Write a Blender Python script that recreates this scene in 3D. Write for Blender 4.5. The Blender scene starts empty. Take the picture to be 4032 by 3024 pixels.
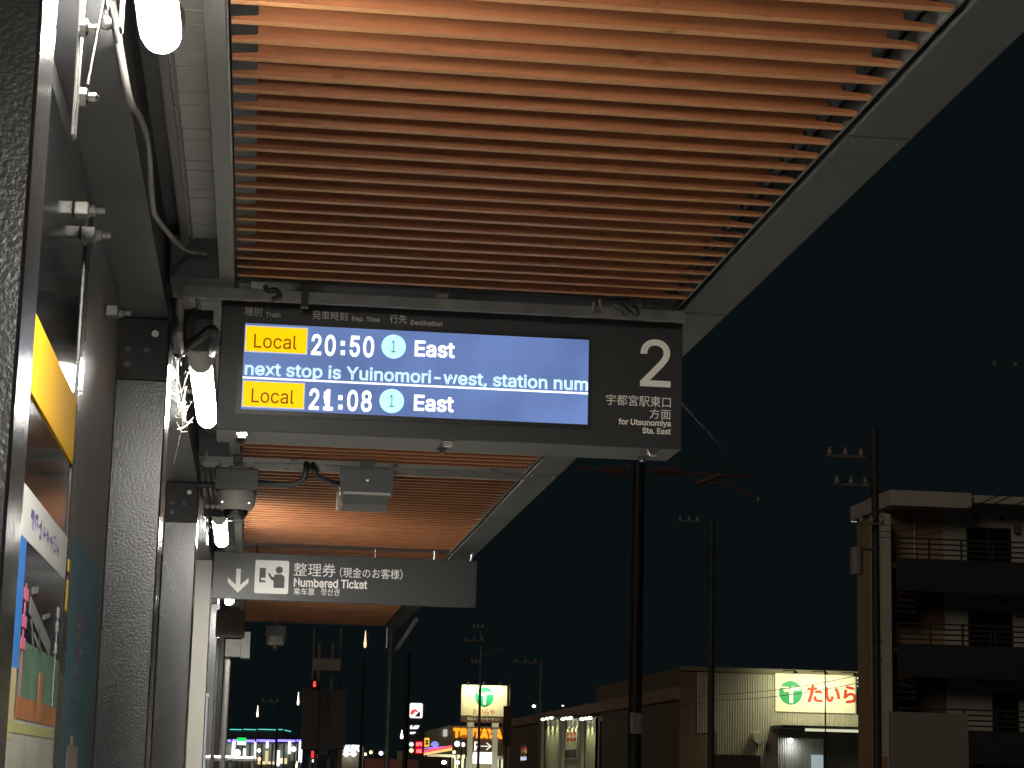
import bpy, bmesh, math, random
from mathutils import Vector, Matrix
random.seed(7)
SC = bpy.context.scene
COL = SC.collection
R = math.radians

# ------------------------------------------------------------------ camera
YAW, PITCH, ROLL = R(6.8943), R(10.8158), R(1.3990)
FPX = 8095.4                       # focal length in pixels of the 4032 px wide photograph
EYE = Vector((0, 0, 1.6))
FW = Vector((math.sin(YAW)*math.cos(PITCH), math.cos(YAW)*math.cos(PITCH), math.sin(PITCH)))
_rt = Vector((math.cos(YAW), -math.sin(YAW), 0)); _up = _rt.cross(FW)
RT = _rt*math.cos(ROLL) + _up*math.sin(ROLL)
UP = -_rt*math.sin(ROLL) + _up*math.cos(ROLL)
cam = bpy.data.cameras.new('camera'); cam_o = bpy.data.objects.new('camera', cam); COL.objects.link(cam_o)
cam.sensor_width = 36; cam.lens = 36*FPX/4032; cam.clip_start = 0.05; cam.clip_end = 3000
m = Matrix((RT, UP, -FW)).transposed().to_4x4(); m.translation = EYE
cam_o.matrix_world = m
SC.camera = cam_o

def at(u, v, y):                   # the point of the plane Y = y seen at photo pixel (u, v)
    d = FW + RT*((u-2016)/FPX) - UP*((v-1512)/FPX)
    return EYE + d*(y/d.y)

# ------------------------------------------------------------------ night sky, city glow, exposure
w = bpy.data.worlds.new('World'); SC.world = w; w.use_nodes = True
bg = w.node_tree.nodes['Background']
bg.inputs[0].default_value = (0.50, 0.80, 1.0, 1); bg.inputs[1].default_value = 0.0060
sun = bpy.data.lights.new('city_glow', 'SUN'); sun.energy = 0.28; sun.angle = R(25); sun.color = (1.0, .80, .58)
sun_o = bpy.data.objects.new('city_glow', sun); COL.objects.link(sun_o)
sun_o.rotation_euler = (R(62), 0, R(-38))
SC.view_settings.view_transform = 'Standard'; SC.view_settings.look = 'None'
SC.view_settings.exposure = 0; SC.view_settings.gamma = 1
SC.cycles.max_bounces = 10; SC.cycles.diffuse_bounces = 7
SC.cycles.sample_clamp_indirect = 6

# ------------------------------------------------------------------ materials
def mat(name, col, rough=.5, metal=0.0, spec=.5, coat=0, bump=None, vary=None, grain=None):
    ma = bpy.data.materials.new(name); ma.use_nodes = True
    nt = ma.node_tree; b = nt.nodes['Principled BSDF']
    b.inputs['Base Color'].default_value = (*col, 1); b.inputs['Roughness'].default_value = rough
    b.inputs['Metallic'].default_value = metal; b.inputs['Specular IOR Level'].default_value = spec
    b.inputs['Coat Weight'].default_value = coat
    tc = nt.nodes.new('ShaderNodeTexCoord')
    if vary:                       # (scale, amount) soft blotches of wear
        n = nt.nodes.new('ShaderNodeTexNoise'); n.inputs['Scale'].default_value = vary[0]; n.inputs['Detail'].default_value = 5
        nt.links.new(tc.outputs['Object'], n.inputs['Vector'])
        r = nt.nodes.new('ShaderNodeValToRGB')
        a = vary[1]; r.color_ramp.elements[0].position = .3; r.color_ramp.elements[1].position = .7
        r.color_ramp.elements[0].color = (*[c*(1-a) for c in col], 1); r.color_ramp.elements[1].color = (*[min(1, c*(1+a)) for c in col], 1)
        nt.links.new(n.outputs['Fac'], r.inputs['Fac']); nt.links.new(r.outputs['Color'], b.inputs['Base Color'])
        r2 = nt.nodes.new('ShaderNodeMapRange'); r2.inputs['To Min'].default_value = max(.02, rough*.8); r2.inputs['To Max'].default_value = min(1, rough*1.2)
        nt.links.new(n.outputs['Fac'], r2.inputs['Value']); nt.links.new(r2.outputs['Result'], b.inputs['Roughness'])
    if grain:                      # (scale vector, dark colour) wood grain
        mp = nt.nodes.new('ShaderNodeMapping'); mp.inputs['Scale'].default_value = grain[0]
        nt.links.new(tc.outputs['Object'], mp.inputs['Vector'])
        n = nt.nodes.new('ShaderNodeTexNoise'); n.inputs['Scale'].default_value = 1; n.inputs['Detail'].default_value = 6
        nt.links.new(mp.outputs[0], n.inputs['Vector'])
        r = nt.nodes.new('ShaderNodeValToRGB'); r.color_ramp.elements[0].position = .32; r.color_ramp.elements[1].position = .66
        r.color_ramp.elements[0].color = (*grain[1], 1); r.color_ramp.elements[1].color = (*col, 1)
        nt.links.new(n.outputs['Fac'], r.inputs['Fac']); nt.links.new(r.outputs['Color'], b.inputs['Base Color'])
    if bump:                       # (scale, strength, distance)
        n = nt.nodes.new('ShaderNodeTexNoise'); n.inputs['Scale'].default_value = bump[0]; n.inputs['Detail'].default_value = 2
        nt.links.new(tc.outputs['Object'], n.inputs['Vector'])
        bp = nt.nodes.new('ShaderNodeBump'); bp.inputs['Strength'].default_value = bump[1]; bp.inputs['Distance'].default_value = bump[2]
        nt.links.new(n.outputs['Fac'], bp.inputs['Height']); nt.links.new(bp.outputs['Normal'], b.inputs['Normal'])
    return ma

def glow(name, col, s):
    ma = bpy.data.materials.new(name); ma.use_nodes = True
    b = ma.node_tree.nodes['Principled BSDF']
    b.inputs['Specular IOR Level'].default_value = .15
    b.inputs['Base Color'].default_value = (*[min(.8, c) for c in col], 1); b.inputs['Roughness'].default_value = .4
    b.inputs['Emission Color'].default_value = (*col, 1); b.inputs['Emission Strength'].default_value = s
    return ma

M = dict(
 black=mat('black orange-peel paint', (.026, .027, .0283), .27, spec=.55, bump=(150, .17, .003), vary=(3, .15)),
 panel=mat('streaky black panel paint', (.10, .098, .095), .42, spec=1.0, bump=(150, .35, .002), vary=(3, .15)),
 black_matt=mat('matt black', (.012, .012, .013), .6),
 girder=mat('black girder paint', (.048, .048, .051), .42, bump=(300, .2, .002), vary=(4, .2)),
 beam=mat('dark grey beam paint', (.020, .020, .0182), .5, bump=(220, .15, .002), vary=(2.5, .12)),
 fascia=mat('grey fascia paint', (.125, .125, .12), .45, vary=(5, .12)),
 bar=mat('galvanised bar', (.13, .13, .12), .38, metal=.6, vary=(18, .2)),
 steel=mat('stainless steel', (.62, .61, .57), .22, metal=1.0),
 deck=mat('folded roof sheet', (.58, .58, .55), .5, vary=(6, .10)),
 wood=mat('cedar slat', (.215, .074, .027), .55, spec=.3, grain=((3, 160, 160), (.168, .056, .020)), bump=(90, .12, .001)),
 woodedge=mat('pale slat edge', (.42, .205, .088), .55, spec=.3, grain=((3, 160, 160), (.345, .160, .064))),
 pan=mat('dark soffit pan', (.045, .05, .055), .5),
 house=mat('sign housing paint', (.018, .0172, .0165), .42, bump=(500, .10, .001), vary=(2, .08)),
 bezel=mat('screen bezel', (.008, .008, .009), .35),
 cream=mat('cream lettering', (.88, .84, .75), .5),
 dimletter=mat('grey lettering', (.62, .58, .54), .5),
 tick=mat('grey sign panel', (.030, .0325, .033), .42, bump=(420, .15, .001)),
 whitelet=mat('white reflective film', (.90, .90, .86), .45),
 cambody=mat('grey camera plastic', (.36, .34, .31), .5, vary=(9, .08)),
 cambox=mat('grey coated box', (.052, .053, .055), .5),
 dome=mat('smoked dome', (.01, .01, .012), .06, spec=.8),
 conduit=mat('dark conduit', (.020, .020, .021), .42),
 greyconduit=mat('grey conduit', (.16, .15, .14), .42),
 capgrey=mat('lamp end cap', (.42, .42, .38), .5),
 lightgrey=mat('pale grey paint', (.24, .23, .205), .45, vary=(3, .06)),
 palesteel=mat('pale blue-grey metal', (.45, .48, .54), .4, metal=.3),
 glass=mat('dark window glass', (.006, .007, .008), .09, spec=.45),
 web=mat('cobweb strand', (.10, .09, .06), .6),
 concrete=mat('platform concrete', (.70, .69, .66), .7, vary=(2, .12)),
 slab=mat('pale track slab', (.42, .41, .39), .8, vary=(.8, .15)),
 asphalt=mat('asphalt', (.05, .05, .052), .85, vary=(.4, .2), bump=(40, .3, .01)),
 polegrey=mat('concrete pole', (.19, .165, .14), .8, vary=(1.5, .2)),
 poledark=mat('dark pole', (.05, .044, .038), .6, vary=(1.5, .2)),
 mast=mat('dark green mast paint', (.022, .025, .026), .30),
 wire=mat('wire', (.05, .045, .04), .6),
 rust=mat('reddish insulator', (.20, .075, .05), .35),
)

def _layer(nt, tc, src, scale, lo, hi, dark):
    mp = nt.nodes.new('ShaderNodeMapping'); mp.inputs['Scale'].default_value = scale; nt.links.new(tc.outputs['Object'], mp.inputs['Vector'])
    n = nt.nodes.new('ShaderNodeTexNoise'); n.inputs['Scale'].default_value = 1; n.inputs['Detail'].default_value = 3; nt.links.new(mp.outputs[0], n.inputs['Vector'])
    r = nt.nodes.new('ShaderNodeValToRGB'); r.color_ramp.elements[0].position = lo; r.color_ramp.elements[1].position = hi
    r.color_ramp.elements[0].color = (1, 1, 1, 1); r.color_ramp.elements[1].color = (*dark, 1); nt.links.new(n.outputs['Fac'], r.inputs['Fac'])
    mx = nt.nodes.new('ShaderNodeMix'); mx.data_type = 'RGBA'; mx.blend_type = 'MULTIPLY'; mx.inputs['Factor'].default_value = 1
    nt.links.new(src, mx.inputs[6]); nt.links.new(r.outputs['Color'], mx.inputs[7]); return mx.outputs[2]
for _w in ('wood', 'woodedge'):
    nt = M[_w].node_tree; bs = nt.nodes['Principled BSDF']; src = bs.inputs['Base Color'].links[0].from_socket
    tc = nt.nodes.new('ShaderNodeTexCoord')
    src = _layer(nt, tc, src, (14, 30, 30), .66, .74, (.55, .45, .40))       # knots
    src = _layer(nt, tc, src, (2.2, 10.6, 3), .35, .75, (.82, .76, .70))     # board to board tone
    nt.links.new(src, bs.inputs['Base Color'])

# ------------------------------------------------------------------ mesh helpers
class MB:
    def __init__(s, o=(0, 0, 0)): s.bm = bmesh.new(); s.o = Vector(o)
    def _v(s, p): return s.bm.verts.new(Vector(p) - s.o)
    def face(s, pts): return s.bm.faces.new([s._v(p) for p in pts])
    def box(s, x0, x1, y0, y1, z0, z1, bev=0):
        P = [(x, y, z) for x in (x0, x1) for y in (y0, y1) for z in (z0, z1)]
        v = [s._v(p) for p in P]
        fs = [s.bm.faces.new([v[i] for i in f]) for f in ((0,1,3,2),(4,6,7,5),(0,4,5,1),(2,3,7,6),(0,2,6,4),(1,5,7,3))]
        if bev:
            es = list({e for f in fs for e in f.edges})
            bmesh.ops.bevel(s.bm, geom=es, offset=bev, segments=2, affect='EDGES', profile=.5)
        return s
    def prism(s, pts, d):          # closed polygon pts (3-D, one plane) swept by vector d
        a = [s._v(p) for p in pts]; b = [s._v(Vector(p)+Vector(d)) for p in pts]; n = len(a)
        s.bm.faces.new(a); s.bm.faces.new(b[::-1])
        for i in range(n): s.bm.faces.new([a[i], b[i], b[(i+1) % n], a[(i+1) % n]])
        return s
    def loft(s, rings, caps=True):
        L = [[s._v(p) for p in r] for r in rings]; n = len(L[0])
        for a, b in zip(L, L[1:]):
            for i in range(n): s.bm.faces.new([a[i], a[(i+1) % n], b[(i+1) % n], b[i]])
        if caps: s.bm.faces.new(L[0][::-1]); s.bm.faces.new(L[-1])
        return s
    def tube(s, path, r, seg=10, caps=True):
        P = [Vector(p) for p in path]; rr = r if isinstance(r, (list, tuple)) else [r]*len(P)
        rings = []; prev = None
        for i, p in enumerate(P):
            t = (P[min(i+1, len(P)-1)] - P[max(i-1, 0)]).normalized()
            a = prev if prev is not None else (Vector((0, 0, 1)) if abs(t.z) < .9 else Vector((1, 0, 0)))
            x = (a - t*a.dot(t)).normalized(); y = t.cross(x); prev = x
            rings.append([p + (x*math.cos(2*math.pi*k/seg) + y*math.sin(2*math.pi*k/seg))*rr[i] for k in range(seg)])
        return s.loft(rings, caps)
    def lathe(s, c, prof, seg=24, axis='z'):   # prof: (radius, height) pairs along the axis
        c = Vector(c); rings = []
        for r, h in prof:
            ring = []
            for k in range(seg):
                a = 2*math.pi*k/seg; ca, sa = math.cos(a)*r, math.sin(a)*r
                ring.append(c + Vector((ca, sa, h) if axis == 'z' else ((ca, h, sa) if axis == 'y' else (h, ca, sa))))
            rings.append(ring)
        return s.loft(rings)
    def disc_y(s, x, y, z, r, th=.002, seg=32):
        pts = [(x+r*math.cos(2*math.pi*k/seg), y, z+r*math.sin(2*math.pi*k/seg)) for k in range(seg)]
        return s.prism(pts, (0, th, 0))
    def build_each(s, name, ma, parent=None, smooth=False):   # every loose piece becomes a part of its own
        seen = set(); out = []
        for v0 in list(s.bm.verts):
            if v0 in seen: continue
            isl = {v0}; todo = [v0]
            while todo:
                v = todo.pop()
                for e in v.link_edges:
                    q = e.other_vert(v)
                    if q not in isl: isl.add(q); todo.append(q)
            seen |= isl; mb = MB(s.o); mp_ = {v: mb.bm.verts.new(v.co) for v in isl}
            for f in {f for v in isl for f in v.link_faces}: mb.bm.faces.new([mp_[v] for v in f.verts])
            out.append(mb.build(name, ma, parent, smooth))
        s.bm.free(); return out
    def build(s, name, ma, parent=None, smooth=False):
        bmesh.ops.recalc_face_normals(s.bm, faces=s.bm.faces[:])
        me = bpy.data.meshes.new(name); s.bm.to_mesh(me); s.bm.free()
        me.materials.append(M[ma] if isinstance(ma, str) else ma)
        if smooth:
            for p in me.polygons: p.use_smooth = True
            try: me.set_sharp_from_angle(angle=R(35))
            except Exception: pass
        o = bpy.data.objects.new(name, me); COL.objects.link(o)
        if parent: o.parent = parent
        else: o.location = s.o
        return o

def curve(pts, n=6):               # Catmull-Rom through the points
    P = [Vector(p) for p in pts]; P = [P[0]*2-P[1]] + P + [P[-1]*2-P[-2]]; out = []
    for i in range(1, len(P)-2):
        for k in range(n):
            t = k/n; a, b, c, d = P[i-1:i+3]
            out.append(.5*((2*b) + (c-a)*t + (2*a-5*b+4*c-d)*t*t + (3*b-a-3*c+d)*t**3))
    return out + [P[-2]]

def tag(o, label=None, cat=None, group=None, kind=None):
    if label: o['label'] = label
    if cat: o['category'] = cat
    if group: o['group'] = group
    if kind: o['kind'] = kind
    return o
def thing(name, loc, label, cat, group=None):
    o = bpy.data.objects.new(name, None); COL.objects.link(o); o.location = loc; o.empty_display_size = .1
    return tag(o, label, cat, group)
def copy_tree(o, loc=None, parent=None, label=None):
    c = o.copy(); COL.objects.link(c)
    if parent: c.parent = parent
    if loc is not None: c.location = loc
    if label: c['label'] = label
    for ch in list(o.children): copy_tree(ch, parent=c)
    return c

try: LATIN = bpy.data.fonts.load(bpy.utils.system_resource('DATAFILES', path='fonts') + '/Inter.woff2')   # the face Blender ships for its own interface
except Exception: LATIN = None
def text_mesh(body, bold=0.0, extrude=.002, spacing=1.0):
    cu = bpy.data.curves.new('lettering', 'FONT'); cu.body = body; cu.size = 1
    if LATIN and all(ord(c) < 256 for c in body): cu.font = LATIN; cu.offset = bold; cu.extrude = extrude
    cu.resolution_u = 2; cu.space_character = spacing
    o = bpy.data.objects.new('lettering', cu); COL.objects.link(o)
    bpy.context.view_layer.update()
    me = bpy.data.meshes.new_from_object(o.evaluated_get(bpy.context.evaluated_depsgraph_get()))
    bpy.data.objects.remove(o); bpy.data.curves.remove(cu)
    return me
def text_y(body, x0, x1, z0, z1, y, ma, parent, bold=0.0, shear=0.0, th=.0016, spacing=1.0, name='lettering', fat=0.0):
    """lettering on a plane Y = y facing the camera side, stretched to the box x0..x1, z0..z1"""
    me = text_mesh(body, bold, .002, spacing)
    xs = [v.co.x for v in me.vertices]; ys = [v.co.y for v in me.vertices]
    ax, bx, ay, by = min(xs), max(xs), min(ys), max(ys)
    o0 = Vector(parent.matrix_world.translation) if parent else Vector((0, 0, 0))
    o0 = root_loc(parent)
    for v in me.vertices:
        X = x0 + (v.co.x-ax)/(bx-ax)*(x1-x0); Z = z0 + (v.co.y-ay)/(by-ay)*(z1-z0)
        Y = y - (th if v.co.z > 0 else 0)
        v.co = Vector((X + (Z-z0)*shear, Y, Z)) - o0
    if fat:                        # heavy brush weight: the strokes laid again a little aside, each layer a hair lower
        bm = bmesh.new()
        for k, (dx, dz) in enumerate(((0, 0), (1, 0), (-1, 0), (0, 1), (0, -1), (.7, .7), (-.7, .7), (.7, -.7), (-.7, -.7))):
            t2 = me.copy()
            for v in t2.vertices: v.co += Vector((dx*fat, k*th*.07, dz*fat))
            bm.from_mesh(t2); bpy.data.meshes.remove(t2)
        bm.to_mesh(me); bm.free()
    me.materials.clear(); me.materials.append(M[ma] if isinstance(ma, str) else ma)
    me.name = name
    o = bpy.data.objects.new(name, me); COL.objects.link(o)
    if parent: o.parent = parent
    return o
def root_loc(o):
    p = Vector((0, 0, 0))
    while o: p += Vector(o.location); o = o.parent
    return p
def text_px(body, u0, v0, u1, v1, hpx, y, ma, parent, bold=0.0, **k):
    """lettering between the photo points (u0,v0) and (u1,v1), both at mid height, hpx photo pixels tall"""
    a, b = at(u0, v0, y), at(u1, v1, y)
    h = hpx/FPX*(b-EYE).dot(FW); zc = (a.z+b.z)/2
    return text_y(body, a.x, b.x, zc-h/2, zc+h/2, y, ma, parent, bold, **k)

def rrect(x0, x1, z0, z1, y, r, n=6):
    pts = []
    for cx_, cz, a0 in ((x1-r, z1-r, 0), (x0+r, z1-r, 90), (x0+r, z0+r, 180), (x1-r, z0+r, 270)):
        for k in range(n+1):
            a = R(a0+90*k/n); pts.append((cx_+r*math.cos(a), y, cz+r*math.sin(a)))
    return pts

# ------------------------------------------------------------------ ground and platform
g = MB(); g.box(-1500, 1500, -300, 2500, -1.4, -.9); tag(g.build('ground', 'asphalt'), kind='structure')
g = MB(); g.box(1.425, 8.5, -60, 200, -.898, -.33); tag(g.build('track_bed', 'slab'), kind='structure')
g = MB(); g.box(-3.2, 1.42, -12, 40, -.898, 0, .02); tag(g.build('platform', 'concrete'), kind='structure')

# ------------------------------------------------------------------ canopy
BAYS = [(-3.98, 31), (-.75, 31), (2.48, 31), (5.71, 31), (8.89, 32), (12.14, 31), (15.36, 30)]
PITCH_Y = .0940
XB = [-1.05, 2.18, 5.415, 8.625, 11.865, 15.07, 18.19]
canopy = thing('platform_canopy', (.5, 9, 2.88), 'long platform canopy with timber slat soffit over the lamps and hanging signs', 'canopy')
O = canopy.location
XL, XR = -.092, 1.110
for y0, n in BAYS:
    b = MB(O)
    for k in range(n):
        y = y0 + .006 + k*PITCH_Y + random.uniform(-.0012, .0012); dz = random.uniform(-.001, .001)
        z = 2.88 + dz
        prof = [(XL, z), (XR, z), (XR, z+.006), (XR-.058, z+.011), (XR-.058, z+.052), (XL+.046, z+.052), (XL+.046, z+.011), (XL, z+.006)]
        b.prism([(x, y, zz) for x, zz in prof], (0, .0200, 0))
    sl = b.build('slat_ceiling', 'wood', canopy); sl.data.materials.append(M['woodedge'])   # downward faces take a paler wood than the sides
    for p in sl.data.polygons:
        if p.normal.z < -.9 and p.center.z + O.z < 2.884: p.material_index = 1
    e = y0 + n*PITCH_Y
    b = MB(O); b.box(XL-.006, XR+.008, y0-.005, e, 2.945, 2.957)
    for k in range(n):             # bolts over the outer slat ends
        y = y0+.05+k*PITCH_Y
        b.lathe((XR-.018, y, 2.93), [(.006, 0), (.006, .016)], 8)
    b.build('soffit_pan', 'pan', canopy)
b = MB(O); b.box(1.130, 1.262, -4.2, 18.42, 2.878, 3.02, .004); b.build('edge_beam', 'beam', canopy)
for y in XB:                       # panel joints and screws along the edge beam
    for q in (y+.055, y+1.66):
        b = MB(O); b.box(1.1305, 1.2615, q, q+.004, 2.8762, 2.8778); b.build('panel_joint', 'black_matt', canopy)
        b = MB(O)
        for xx in (1.15, 1.24): b.lathe((xx, q+.03, 2.8742), [(.004, 0), (.004, .0036)], 8)
        b.build_each('screw', 'bar', canopy)
b = MB(O); b.box(1.113, 1.119, -4.2, 18.4, 2.884, 2.93); b.box(1.119, 1.1295, -4.2, 18.4, 2.915, 2.92); b.build('drip_rail', 'bar', canopy)
b = MB(O); b.box(-.140, -.101, -4.2, 18.4, 2.878, 3.0, .002); b.build('inner_fascia', 'fascia', canopy)
b = MB(O); b.box(-.1005, -.0975, -4.2, 18.4, 2.883, 2.90); b.build('edge_strip', 'steel', canopy)
for y in XB:
    b = MB(O); b.box(-.2755, 1.1115, y+.012, y+.262, 2.893, 3.01, .004); b.build('cross_beam', 'girder', canopy)
# roof sheet on the platform side of the girder
b = MB(O)
y = -4.1
while y < 18.4:                    # folded sheet: wide pan, raised rib
    b.box(-.240, -.1402, y, y+.160, 3.004, 3.03); b.box(-.240, -.1402, y+.166, y+.241, 3.004, 3.03); b.box(-.240, -.1402, y+.16, y+.247, 3.012, 3.034)
    y += .247
b.build('roof_sheet', 'deck', canopy)
b = MB(O); b.box(-.246, -.2405, -4.2, 18.4, 2.985, 3.03); b.box(-.240, -.226, -4.2, 18.4, 2.982, 2.988); b.box(-.222, -.216, -4.2, 18.4, 2.992, 3.003); b.build('cable_channel', 'greyconduit', canopy)
b = MB(O); b.box(-.66, 1.30, -4.2, 18.45, 3.036, 3.07); b.build('roof_deck', 'deck', canopy)
b = MB(O); b.box(-.44, -.276, -4.2, 18.45, 2.79, 2.802, .002); b.box(-.30, -.288, -4.2, 18.45, 2.8025, 3.03); b.box(-.44, -.247, -4.2, 18.45, 3.0305, 3.0355); b.build('girder', 'girder', canopy)
b = MB(O); b.box(-.2765, -.2735, -4.2, 18.45, 2.788, 2.7915); b.build('edge_bead', 'bar', canopy)
for y, x1, x0 in ((5.40, 1.127, -.236), (8.56, 1.10, -.04)):
    b = MB(O); b.box(x0, x1, y, y+.014, 2.834, 2.866, .002); b.box(x0, x1, y+.0145, y+.05, 2.86, 2.866)
    for x in (x0+.15, (x0+x1)/2, x1-.15): b.box(x, x+.03, y+.02, y+.04, 2.8665, 2.9)
    b.build('mounting_bar', 'bar', canopy)
b = MB(O)
for x0, x1 in ((-.254, -.178), (-.14, -.072)):
    b.box(x0, x1, 8.50, 8.56, 2.832, 2.852, .003); b.box(x0+.012, x1-.02, 8.497, 8.5, 2.826, 2.833); b.box(x0+.01, x0+.02, 8.52, 8.55, 2.852, 2.9); 
b.build_each('clamp', 'bar', canopy)
# clamps and cable on the first mounting bar
b = MB(O)
b.box(.078, .098, 5.385, 5.41, 2.82, 2.88); b.tube(curve([(-.02, 5.39, 2.872), (-.012, 5.388, 2.86), (.01, 5.388, 2.862), (.02, 5.39, 2.846), (.0, 5.39, 2.835)]), .007, 8)
b.tube(curve([(.93, 5.40, 2.875), (.955, 5.395, 2.862), (.965, 5.42, 2.84)]), .012, 8); b.tube(curve([(.96, 5.40, 2.875), (.985, 5.395, 2.86), (.99, 5.42, 2.84)]), .012, 8)
b.build_each('cable_tie', 'black_matt', canopy)
b = MB(O); b.box(.866, .876, 5.385, 5.40, 2.85, 2.876, .002); b.box(.884, .892, 5.385, 5.40, 2.862, 2.884, .002); b.lathe((.879, 5.392, 2.846), [(.012, 0), (.012, .008)], 6); b.build_each('hanger_bolt', 'steel', canopy)

# ------------------------------------------------------------------ columns
def column(y, label, ma='black', dep=.22):
    t = thing('steel_column', (-.33, y, 0), label, 'column', 'steel columns carrying the canopy'); o = t.location
    b = MB(o); b.box(-.405, -.268, y, y+dep, 0, 2.789, .004); b.build('shaft', ma, t)
    b = MB(o); b.box(-.44, -.262, y-.03, y+dep+.03, .001, .02, .003); b.build('base_plate', ma, t)
    return t
c1 = column(2.22, 'nearest black steel column with bright edge at the left of the picture', dep=.143)
c2 = column(5.50, 'black steel column with rough paint beside the notice board and departure board')
c3 = column(8.73, 'black steel column just behind the one by the departure board')
c4 = column(11.97, 'pale grey steel column beside the hanging ticket sign', 'lightgrey')
c5 = column(15.2, 'dark steel column behind the pale grey column under the far lamp')
c6 = column(18.3, 'farthest dark steel column at the end of the canopy')
for c, y in ((c2, 5.50), (c3, 8.73)):
    o = c.location
    b = MB(o); b.box(-.40, -.272, y-.014, y-.0005, 2.62, 2.788, .002); b.build('gusset_plate', 'black_matt', c)
    b = MB(o); b.disc_y(-.306, y-.0165, 2.747, .0095, .002); b.build('lit_hole_disc', 'whitelet', c)  # white disc painted as light showing through a bolt hole
    b = MB(o)
    for x, z in ((-.375, 2.70), (-.375, 2.66), (-.325, 2.70)): b.lathe((x, y-.022, z), [(.009, 0), (.009, .008)], 6, 'y')
    b.build_each('bolt', 'girder', c)

# ------------------------------------------------------------------ glazed screen wall between the first two columns
XW = -.390
scr = thing('glass_screen', (XW, 3.9, 0), 'dark glass screen wall with bolted clamps between two black columns', 'glass screen'); O = scr.location
b = MB(O); b.box(XW-.012, XW, 2.49, 4.23, .12, 2.74); b.build('pane', 'glass', scr)
b = MB(O); b.box(XW-.03, XW+.004, 4.2305, 4.345, .05, 2.76, .002); b.build('mullion', 'black', scr)
b = MB(O); b.box(XW-.03, XW+.002, 2.485, 4.23, .05, .118); b.box(XW-.03, XW+.002, 2.485, 4.23, 2.7405, 2.785); b.build_each('rail', 'girder', scr)
b = MB(O); b.box(XW-.03, XW-.002, 4.3455, 5.325, .05, 2.785); b.build('steel_panel', 'panel', scr)
for y, z in ((3.95, 2.665), (4.12, 2.660), (4.86, 2.665)):
    b = MB(O); b.box(XW+.0005, XW+.03, y-.018, y+.018, z-.014, z+.014, .003); b.lathe((XW+.03, y, z), [(.012, 0), (.012, .012), (.007, .013), (.007, .03)], 10, 'x')
    b.build('glass_clamp', 'bar', scr)
b = MB(O)                          # yellow adhesive strips on the mullion
for z0, z1 in ((2.015, 1.99), (1.973, 1.93), (1.928, 1.91)): b.box(XW+.0045, XW+.0052, 4.262, 4.30, z1, z0)
b.build_each('tape', mat('yellow tape', (.62, .42, .03), .45), scr)

# first column's glass bracket with its nuts
br = thing('glass_bracket', (-.255, 2.45, 2.40), 'small bolted steel bracket high on the nearest black column', 'bracket'); O = br.location
b = MB(O); b.box(-.2675, -.262, 2.60, 2.625, 2.40, 2.62, .002); b.box(-.262, -.215, 2.60, 2.625, 2.595, 2.605, .002); b.box(-.2155, -.211, 2.60, 2.625, 2.55, 2.605, .001); b.build('angle', 'bar', br)
b = MB(O)
for x, z in ((-.256, 2.545), (-.25, 2.452)):
    b.lathe((x-.010, 2.598, z), [(.004, 0), (.0125, .002), (.0125, .010), (.006, .013), (.006, .022), (.002, .026)], 10, 'x')
b.lathe((-.232, 2.597, 2.555), [(.003, 0), (.0085, .002), (.0085, .01), (.003, .014)], 10, 'y')
b.build_each('bolt', 'steel', br, True)
b = MB(O); b.tube([(-.222, 2.56, 2.66), (-.232, 2.58, 2.60), (-.2495, 2.60, 2.47)], .0022, 6); b.build('tension_wire', 'steel', br)

# ------------------------------------------------------------------ posters on the glass
def xpanel(name, ma, y0, y1, z0, z1, label, cat, x=XW, th=.003):
    b = MB((x, (y0+y1)/2, z0)); b.box(x+.0006, x+.0006+th, y0, y1, z0, z1); return tag(b.build(name, ma), label, cat)
yb = xpanel('header_strip', mat('yellow film', (.78, .42, .006), .7, spec=.05), 3.30, 4.225, 2.205, 2.336, 'glossy yellow strip across the glass screen', 'sign strip')
po = thing('poster', (XW, 3.8, 1.0), 'tall tram poster with white heading and blue edge on the glass screen', 'poster'); O = po.location
XP = XW+.0006
b = MB(O); b.box(XP, XP+.003, 3.34, 4.215, .95, 2.058); b.build('sheet', mat('dark gloss print', (.022, .024, .040), .12, spec=.6, vary=(6, .4)), po)
b = MB(O); b.box(XP+.0031, XP+.0038, 3.34, 4.215, 1.968, 2.052); b.build('heading_band', mat('white paper', (.60, .60, .56), .5), po)
def strokes(b, y0, y1, z0, z1, x, cells, horiz=True):   # unreadable small print as tangled strokes
    n = cells
    for k in range(n):
        if horiz: a0, a1, c0, c1 = y0+(y1-y0)*k/n, y0+(y1-y0)*(k+.82)/n, z0, z1
        else: a0, a1, c0, c1 = y0, y1, z1-(z1-z0)*(k+.82)/n, z1-(z1-z0)*k/n
        wv, hv = a1-a0, c1-c0; t = min(wv, hv)*.13
        for q in range(random.randint(2, 3)):
            zz = c0+hv*random.uniform(.08, .92); s, e = sorted((random.uniform(0, .4), random.uniform(.6, 1)))
            b.box(x, x+.0004, a0+wv*s, a0+wv*e, zz-t/2, zz+t/2)
        for q in range(random.randint(1, 3)):
            yy = a0+wv*random.uniform(.1, .9); s, e = sorted((random.uniform(0, .35), random.uniform(.6, 1)))
            b.box(x+.0001, x+.0005, yy-t/2, yy+t/2, c0+hv*s, c0+hv*e)
b = MB(O); strokes(b, 3.52, 4.06, 1.992, 2.03, XP+.004, 8); b.box(XP+.004, XP+.0042, 3.52, 4.05, 2.0105, 2.0113); b.build('heading_print', mat('violet print', (.12, .10, .25), .5), po)
b = MB(O); b.box(XP+.0031, XP+.0036, 3.36, 3.49, 1.755, 1.967); b.build('blue_edge', mat('blue print', (.05, .24, .72), .3), po)
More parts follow.
